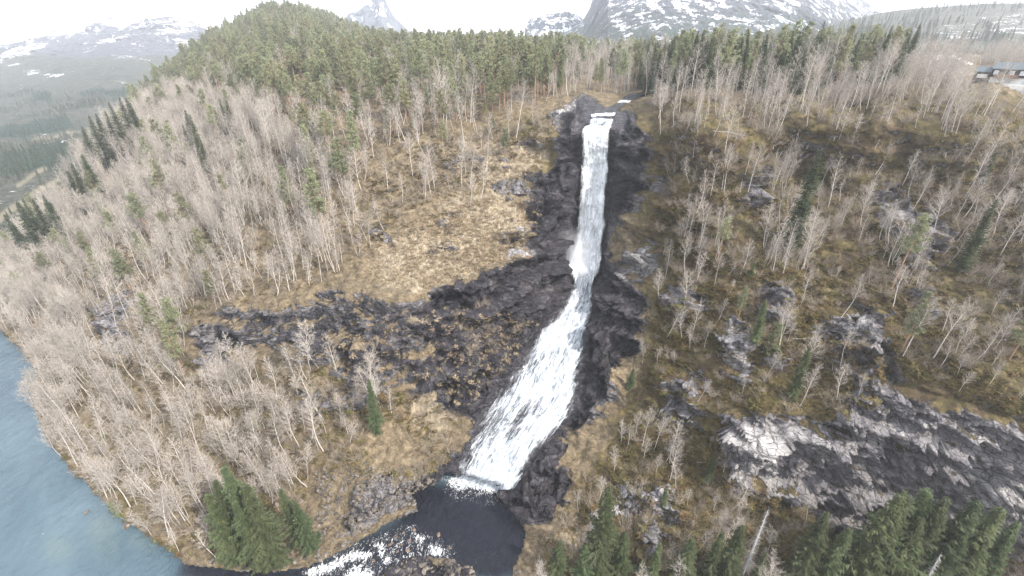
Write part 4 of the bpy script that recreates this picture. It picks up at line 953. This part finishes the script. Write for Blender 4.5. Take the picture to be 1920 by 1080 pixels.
# single pines out on the slopes
for i, (tx, ty, bx, by, wh) in enumerate([(592,318,606,430,'tall slim pine among the birches left of the tan ledge'),(575,232,588,330,'slim pine standing above the birches on the left slope'),(278,548,296,640,'bushy pine on the broken cliff at far left'),(330,560,338,650,'wispy pine right of the bushy cliff pine'),(318,600,345,700,'pine leaning out below the left cliff'),(182,462,190,520,'small pine in the birch flank'),
   (1488,272,1480,468,'tall slender spruce among birches high on the right slope'),(1812,372,1800,505,'slender spruce near the right edge of the slope'),(1692,548,1688,660,'pine on the ledge above the grey cliff'),(1452,610,1450,690,'thin pine over the bare rock ledge'),(1385,535,1382,600,'small pine by the gorge ledges'),(1905,560,1890,680,'pine at the right end of the ledges'),(215,940,228,975,'small pine leaning over the river by the mossy boulder'),(1590,75,1590,172,'tall pine on the right plateau edge'),(1566,80,1566,172,'pine beside the tall plateau pine')]):
    g = ground(float(bx), float(by)); H = min(max(top_height(g, ty), 3), 24); k = 4 if i % 3 else 3
    if 'spruce' in wh: place_tree('spruce_tree', SPR, 3, tuple(g), (0, 0, i * 1.3), H / SPR[3][2], wh, 'spruce tree', 'dark spruces'); continue
    place_tree('pine_tree', PIN, k, tuple(g), (0, 0, i * 1.3), H / PIN[k][2], wh, 'pine tree', 'single pines on the slopes')
# far hill trees: spruces as one mass
ia = RNG.randint(3, 108, 5200); ja = RNG.randint(0, 328, 5200)
it_ = []
for a, b in zip(ia, ja):
    cl_ = float(fbm(FP[a, b][None] / 60., 3, 93)[0]);
    if sm[a, b] > .5 and RNG.rand() < .93: continue
    if RNG.rand() > .55 + cl_ * 1.5: continue
    it_.append((tuple(FP[a, b]), (0, 0, RNG.rand() * 6.28), RNG.uniform(.4, .75), RNG.randint(0, 3)))
gn_stuff('spruce_forest', it_, [PROTO[('spruce_tree', k)] for k in range(3)], 'blue green spruce forest on the far hill')
# valley trees
it_ = []
VXYZ = VP
ok = (VX > -250) & (VX < 420) & (VY > 172) & (VY < 470)
ii, jj = np.nonzero(ok); wgt = (VD[ii, jj] ** 2); wgt /= wgt.sum(); sel = RNG.choice(len(ii), 9000, p=wgt)
for a in sel:
    i, j = ii[a], jj[a]; cl_ = float(fbm(VP[i, j][None] / 70., 3, 95)[0]); pf = conif[i + 3, j]
    if field[i + 3, j] > .2: continue
    if RNG.rand() > .35 + cl_ * 1.6 + pf * .6: continue
    it_.append((tuple(VP[i, j] + RNG.uniform(-2, 2, 3) * (1, 1, 0)), (0, 0, RNG.rand() * 6.28), RNG.uniform(.18, .42), RNG.randint(0, 3)))
gn_stuff('spruce_forest', it_, [PROTO[('spruce_tree', k)] for k in range(3)], 'hazy conifer woods on the valley floor')

# ------------------------------------------------------------------ shrubs, heath, tussocks, boulders
def singles(kind, protos, items, size_rng, words, cat, group, sname, slabel, maxn=290, tilt=.15, sizes=None):
    rr = random.Random(len(kind) * 7 + 1); full = []
    for (p_, x, y, reg) in items:
        k = rr.randrange(len(protos)); s_ = rr.uniform(*size_rng) if sizes is None else sizes(rr); X_, Y_, sz = proj_size(p_, s_); vis = 0 < X_ < 1920 and 0 < Y_ < 1080
        full.append((sz if vis else 0, p_, (rr.gauss(0, tilt), rr.gauss(0, tilt), rr.uniform(0, 6.28)), s_, k, reg, X_, Y_))
    full.sort(key=lambda q: -q[0]); near, rest = full[:maxn], full[maxn:]; first = {}
    for (reg, row, L_) in rows_of(near):
        for i, q in enumerate(L_):
            src = first.get(q[4])
            if src is None: o = bpy.data.objects.new(kind, protos[q[4]]); first[q[4]] = o
            else: o = src.copy()
            COL.objects.link(o); o.location = q[1]; o.rotation_euler = q[2]; o.scale = (q[3],) * 3
            adj = words[0] if q[3] > size_rng[0] + .5 * (size_rng[1] - size_rng[0]) else words[1]
            tag(o, "%s %s, %s%s from left" % (adj, PHRASE[reg], row, ordinal(i + 1)), cat, group)
    if rest: gn_stuff(sname, [(q[1], q[2], q[3], q[4]) for q in rest], [(first[k],) for k in range(len(protos)) if k in first], slabel)
singles('bare_shrub', [s_[0] for s_ in SHR], SH_ALL, (.6, 1.3), ("large leafless brown shrub", "low leafless brown shrub"), 'shrub', 'leafless shrubs', 'undergrowth', 'leafless scrub under the birches')

def ground_cover(name, protos, mat, items, label, smin, smax):
    os_ = bpy.data.objects.new(name, protos[0]); 
    rr = random.Random(5); pts = [(p_, (rr.gauss(0, .2), rr.gauss(0, .2), rr.uniform(0, 6.28)), rr.uniform(smin, smax), rr.randrange(len(protos))) for (p_, x, y, reg) in items]
    hosts = []
    for k, pm in enumerate(protos):
        h = bpy.data.objects.new(name, pm); COL.objects.link(h); h.location = pts[k][0]; h.scale = (pts[k][2],) * 3; tag(h, label, kind='stuff'); hosts.append((h,))
    bpy.data.objects.remove(os_)
    gn_stuff(name, pts[3:], hosts, label)
PHRASE.update({'t': ''})
TI = scatter([('t', TAN, 2.4), ('t', [(900,250),(1040,235),(1010,340),(820,380),(780,330)], 1.2), ('t', [(600,640),(760,600),(900,570),(1000,600),(880,760),(760,700)], .7), ('t', [(980,1000),(1100,960),(1150,1000),(1060,1060)], 1.0)], .6, .6, True)
RG['brook side'] = [(620,700),(790,740),(880,800),(850,860),(800,895),(640,880)]
HI = scatter([(n_, RG[n_], d) for n_, d in {'upper left': .45, 'lower bank': .55, 'left flank': .22, 'brook side': .8, 'right rim': .16, 'right slope': .9, 'right ledges': 1.3, 'cliff foot': .9}.items()], .8, .85, True)
print("tuss", len(TI), "heath", len(HI))
ground_cover('dry_grass', TUF, M_DRY, TI, 'tussocks of dry tan grass on the ledges', .8, 1.7)
ground_cover('heath', HEA, M_HEATH, HI, 'olive brown heath and moss on the slopes', 1.0, 2.6)

PHRASE.update({'scree': 'in the left scree', 'bar': 'on the gravel bar', 'rapids': 'in the rapids below the pool', 'shore': 'at the water edge'})
BI = scatter([('scree', [(585,880),(690,870),(770,885),(815,905),(780,950),(735,975),(680,1008),(620,1042),(570,1062),(500,1070),(470,1060),(560,1000),(590,950)], 1.5), ('bar', [(770,1045),(840,1048),(900,1063),(975,1035),(1000,1100),(700,1110)], 2.2), ('shore', [(330,1030),(420,1055),(520,1060),(520,1076),(340,1066)], .5)], .3, 0, True)
BI += scatter([('scree', [(560,840),(720,850),(600,900),(560,960),(520,1000)], .12)], 1, 0, True)
singles('boulder', BOU, BI, (.5, 1.9), ("large grey boulder", "small grey boulder"), 'boulder', 'boulders of the scree', 'rubble', 'loose stones of the scree and gravel bar', 290, .5, sizes=lambda r_: .45 + 1.5 * r_.random() ** 3)
rb = []
for b_ in BOU[:4]: m_ = b_.copy(); m_.materials.clear(); m_.materials.append(M_BWET); rb.append(m_)
RP = [(843,1028,1.5,'single brown rock at the right end of the rapids'),(822,1003,1.7,'flat brown rock upstream of the white rapids'),(742,1007,1.3,'pale topped rock at the upstream left of the rapids'),(776,994,1.1,'small rock by the stream of foam under the scree'),(752,1022,1.5,'angular rock in the middle of the rapids'),(768,1014,1.2,'low rock between two chutes'),(732,1022,1.4,'dark rock beside the first white chute'),(764,1032,1.5,'lowest rock of the rapids cluster'),(745,1035,1.0,'half sunk rock below the cluster'),(785,1010,1.0,'rock touching the long foam streak'),(756,1000,.9,'small brown stone at the top of the rapids'),(700,1052,1.2,'flat dark stone in the lower rapids')]
for i, (x, y, s_, lb) in enumerate(RP):
    sc0 = CAMZ / -ray(x, y)[2]; o = bpy.data.objects.new('river_rock', rb[i % 4]); COL.objects.link(o); o.location = (ray(x, y)[0] * sc0, ray(x, y)[1] * sc0, .1); o.scale = (s_, s_ * .8, s_ * .7); o.rotation_euler = (.2, .1, i * 1.7); tag(o, lb, 'rock', 'rocks in the rapids')
for x, y, s_, lb in [(162,961,1.7,'lone small pale boulder standing in the river'),(237,986,3.0,'mossy boulder in the river close to the left bank')]:
    sc0 = CAMZ / -ray(x, y)[2]; o = bpy.data.objects.new('river_boulder', BOU[5]); COL.objects.link(o); o.location = (ray(x, y)[0] * sc0, ray(x, y)[1] * sc0, .1); o.scale = (s_, s_ * .9, s_ * .8); o.rotation_euler = (.1, .2, x * .1); tag(o, lb, 'boulder')

# pale slab standing out of the lower right slope
def slab(pts, w_, th, mat, name, label):
    vs = []; fs = []
    for i, (x, y, ww) in enumerate(pts):
        g = Vector(ground(float(x), float(y))); 
        for a, b in ((-1, 0), (-.4, 1), (.5, .9), (1, 0), (.2, -.8)): vs.append(g + Vector((a * ww * 1.5, a * ww * .5 - 1.2 * b - .8, .9 + b * th * 1.4 + .3 * math.sin(i * 2.3 + a * 3))))
    for i in range(len(pts) - 1):
        for k in range(5): fs.append((i * 5 + k, i * 5 + (k + 1) % 5, i * 5 + 5 + (k + 1) % 5, i * 5 + 5 + k))
    fs += [(4, 3, 2, 1, 0), tuple(len(vs) - 5 + k for k in range(5))]
    return tag(mesh_obj(name, vs, fs, mat), label, 'rock')
M_SLAB = mat_boulder("pale_stone", (.42, .41, .40))

# dead spruce snags and fallen trunks
def snag(seed, H, tw=.6):
    rng = random.Random(seed); T = MB(); T.tube([(0, 0, -1), (0, 0, H * .5), (.1, 0, H)], [.014 * H, .009 * H, .02], 6); C = MB(); z = H * .15
    while z < H * .97:
        for k in range(4):
            az = rng.uniform(0, 6.28); L = tw * (1.25 - z / H) * rng.uniform(.5, 1.5); p0 = Vector((0, 0, z)); C.tube([p0, p0 + Vector((math.cos(az) * L, math.sin(az) * L, -L * .25))], [.022, .008], 3)
        z += .22
    return T, C
for i, (tx, ty, bx, by, lb) in enumerate([(1660,945,1598,1075,'tall grey dead spruce standing against the right cliff'),(1395,925,1388,1090,'bare dead spruce at the cliff foot left of the tall stand'),(1740,1045,1700,1150,'grey dead snag at the bottom edge under the tall spruces'),(1512,895,1492,950,'thin dead stem leaning on the cliff foot')]):
    g = ground(float(bx), float(by)); H = max(4, min(22, top_height(g, ty))); T, C = snag(70 + i, H, 1.1 if i != 3 else .3)
    e = empty('dead_spruce', tuple(g)); e.rotation_euler = (0, .05, i); tag(e, lb, 'dead tree')
    for n_, m_ in (('trunk', T), ('branches', C)): o = bpy.data.objects.new(n_, m_.mesh(n_, M_DEAD)); COL.objects.link(o); o.parent = e
rr = random.Random(12)
for i, (x, y, ang, lb) in enumerate([(1500,640,1.2,'over the bare ledge of the right cliff'),(1560,690,2.6,'on the mossy ledge above the grey cliff'),(1340,250,.3,'below the rim right of the falls'),(1530,250,1.9,'in the tangle under the right rim'),(1240,290,2.2,'beside the gorge edge right of the falls'),(430,505,2.9,'lying over the top of the left cliff'),(350,580,.2,'on the broken left cliff'),(1310,870,.9,'on the russet slope right of the pool'),(640,330,2.4,'on the slope left of the pale clump'),(1600,980,.7,'at the foot of the grey cliff')]):
    g = ground(float(x), float(y)); k = rr.randrange(8); a = PROTO[('bare_birch', k)]
    e = empty('fallen_birch', (g[0], g[1], g[2] + .5)); e.rotation_euler = (rr.uniform(1.25, 1.5), 0, ang); e.scale = (.75,) * 3; tag(e, 'fallen leafless birch ' + lb, 'fallen tree')
    for c_ in a: q = c_.copy(); COL.objects.link(q); q.parent = e

# ------------------------------------------------------------------ house, far cottages, power poles
M_DARKW = plain("dark_cladding", (.045, .035, .035), .7, .2, 6); M_ROOF = plain("slate_roof", (.085, .105, .12), .6, .2, 2); M_WHITE = plain("white_paint", (.78, .78, .76), .7, .06, 2)
M_REDW = plain("red_cladding", (.35, .06, .05), .7, .15, 4); M_POLE = plain("pale_pole", (.55, .52, .48), .8, .15, 3)
t = NT("window_glass"); M_GLASS = t.done(t.bsdf((.55, .60, .66), .12, None, .6))
def box(name, mn, mx, mat, parent, bev=.03):
    import bmesh
    bm = bmesh.new(); bmesh.ops.create_cube(bm, size=1)
    for v in bm.verts: v.co = Vector([(mn[i] + mx[i]) / 2 + v.co[i] * (mx[i] - mn[i]) for i in range(3)])
    if bev: bmesh.ops.bevel(bm, geom=bm.edges[:], offset=bev, segments=1, affect='EDGES')
    me = bpy.data.meshes.new(name); bm.to_mesh(me); bm.free(); me.materials.append(mat); o = bpy.data.objects.new(name, me); COL.objects.link(o); o.parent = parent; return o
def gable(name, x0, x1, y0, y1, z, h, over, mat, parent, th=.25):
    ym = (y0 + y1) / 2; vs = []
    for x in (x0 - over, x1 + over):
        for (y, zz) in ((y0 - over, z - .2), (ym, z + h), (y1 + over, z - .2), (y1 + over, z - .2 + th), (ym, z + h + th), (y0 - over, z - .2 + th)): vs.append((x, y, zz))
    fs = [(0, 1, 4, 5), (1, 2, 3, 4), (11, 10, 7, 6), (10, 9, 8, 7), (5, 4, 10, 11), (4, 3, 9, 10), (6, 7, 1, 0), (7, 8, 2, 1), (0, 5, 11, 6), (2, 8, 9, 3)]
    return mesh_obj(name, vs, fs, mat, parent)
def house(name, loc, rz, L, W, label, wall_mat, base_h, wall_h, wins, wing=True):
    e = empty(name, loc, rz); e.scale = (.86,) * 3; tag(e, label, 'house')
    box('basement', (-L / 2, 0, -3), (L / 2, W, base_h), M_WHITE, e)
    box('wall', (-L / 2 - .15, -.35, base_h), (L / 2 + .15, W + .1, base_h + wall_h), wall_mat, e)
    gw = mesh_obj('gable_wall', [(-L / 2, 0, base_h + wall_h), (-L / 2, W, base_h + wall_h), (-L / 2, W / 2, base_h + wall_h + W * .2), (L / 2, 0, base_h + wall_h), (L / 2, W, base_h + wall_h), (L / 2, W / 2, base_h + wall_h + W * .2)], [(0, 2, 1), (3, 4, 5), (0, 3, 5, 2), (1, 2, 5, 4)], wall_mat, e)
    rf = gable('roof', -L / 2, L / 2, 0, W, base_h + wall_h, W * .22, .6, M_ROOF, e)
    box('chimney', (L * .22, W * .45, base_h + wall_h + .6), (L * .22 + .8, W * .45 + .8, base_h + wall_h + W * .22 + 1.5), M_WHITE, rf)
    for x in wins:
        wn = box('window', (x - .6, -.44, base_h + .8), (x + .6, -.3, base_h + 2.1), M_WHITE, e, .01); box('pane', (x - .45, -.47, base_h + .95), (x + .45, -.43, base_h + 1.95), M_GLASS, wn, 0)
    for x in (-L * .1, L * .25):
        wn = box('window', (x - .7, -.08, base_h - 1.7), (x + .7, .05, base_h - .7), M_GLASS, e, .01)
    if wing:
        box('wing', (-L / 2 - 5, 1, -2), (-L / 2 - .2, W, base_h + wall_h - 1.2), wall_mat, e); box('wing_panel', (-L / 2 - 4.0, .9, base_h - .6), (-L / 2 - 1.2, 1.02, base_h + .7), M_WHITE, e)
        gable('wing_roof', -L / 2 - 5, -L / 2 - .3, 1, W, base_h + wall_h - 1.2, W * .18, .4, M_ROOF, e)
        box('balcony', (-L * .42, -1.6, base_h - .15), (L * .1, -.36, base_h + .05), M_PBARK, e); box('railing', (-L * .42, -1.66, base_h + .05), (L * .1, -1.58, base_h + .95), M_PBARK, e, .01)
        box('terrace_wall', (-L * .1, -2.6, -1.5), (L * .48, -2.3, .2), M_WHITE, e)
    return e
g = ground(1893., 164.)
house('dark_house', (g[0], g[1], g[2] + .9), R(-56), 12.5, 8, 'long dark brown house with slate roof and white basement at the right edge', M_DARKW, 2.2, 2.6, (-5.2, -1, 1.6, 4.8))
g = ground(1186., 118.); house('white_cottage', (g[0], g[1], g[2] + 8), 0, 9, 6, 'tiny white house in the trees far behind the falls', M_WHITE, 1.5, 2.6, (-2, 2), False)
g = ground(1160., 116.); house('red_cottage', (g[0], g[1], g[2] + 8), .3, 8, 6, 'tiny red house left of the white one far behind the falls', M_REDW, 1.0, 2.6, (-2, 2), False)
def power_pole(bx, by, H, label, sp):
    g = ground(float(bx), float(by)); e = empty('power_pole', tuple(g), .2); tag(e, label, 'power pole', 'H-frame power poles')
    for sx in (-1, 1): T = MB(); T.tube([(sx * sp, 0, -1), (sx * sp, 0, H)], [.45, .32], 8); o = bpy.data.objects.new('pole', T.mesh('pole', M_POLE)); COL.objects.link(o); o.parent = e
    box('crossarm', (-sp * 2.6, -.3, H - .6), (sp * 2.6, .3, H), M_POLE, e)
    for sx in (-2.3, 0, 2.3): T = MB(); T.tube([(sx * sp, 0, H - .6), (sx * sp, 0, H - 1.6)], [.15, .15], 6); o = bpy.data.objects.new('insulator', T.mesh('insulator', M_WHITE)); COL.objects.link(o); o.parent = e
    return e
power_pole(408, 88, 22, 'taller H-frame power pole rising from the pines near the hill top', 2.0)
power_pole(358, 122, 20, 'lower H-frame power pole near the left skyline', 2.0)

# ------------------------------------------------------------------ the air
if HAZE > 0:
    t = NT("haze"); v = t.n("ShaderNodeVolumePrincipled"); v.inputs['Color'].default_value = (.88, .93, 1.0, 1); v.inputs['Density'].default_value = HAZE; v.inputs['Anisotropy'].default_value = .3
    t.l(v.outputs[0], t.out.inputs['Volume'])
    a, b, c0, d_, z0, z1 = -6500, 6500, -600, 6000, -60, 900
    hz = mesh_obj("haze", [(a, c0, z0), (b, c0, z0), (b, d_, z0), (a, d_, z0), (a, c0, z1), (b, c0, z1), (b, d_, z1), (a, d_, z1)], [(0, 3, 2, 1), (4, 5, 6, 7), (0, 1, 5, 4), (1, 2, 6, 5), (2, 3, 7, 6), (3, 0, 4, 7)], t.m)
    tag(hz, "thin pale blue haze filling the valley air", kind='stuff')
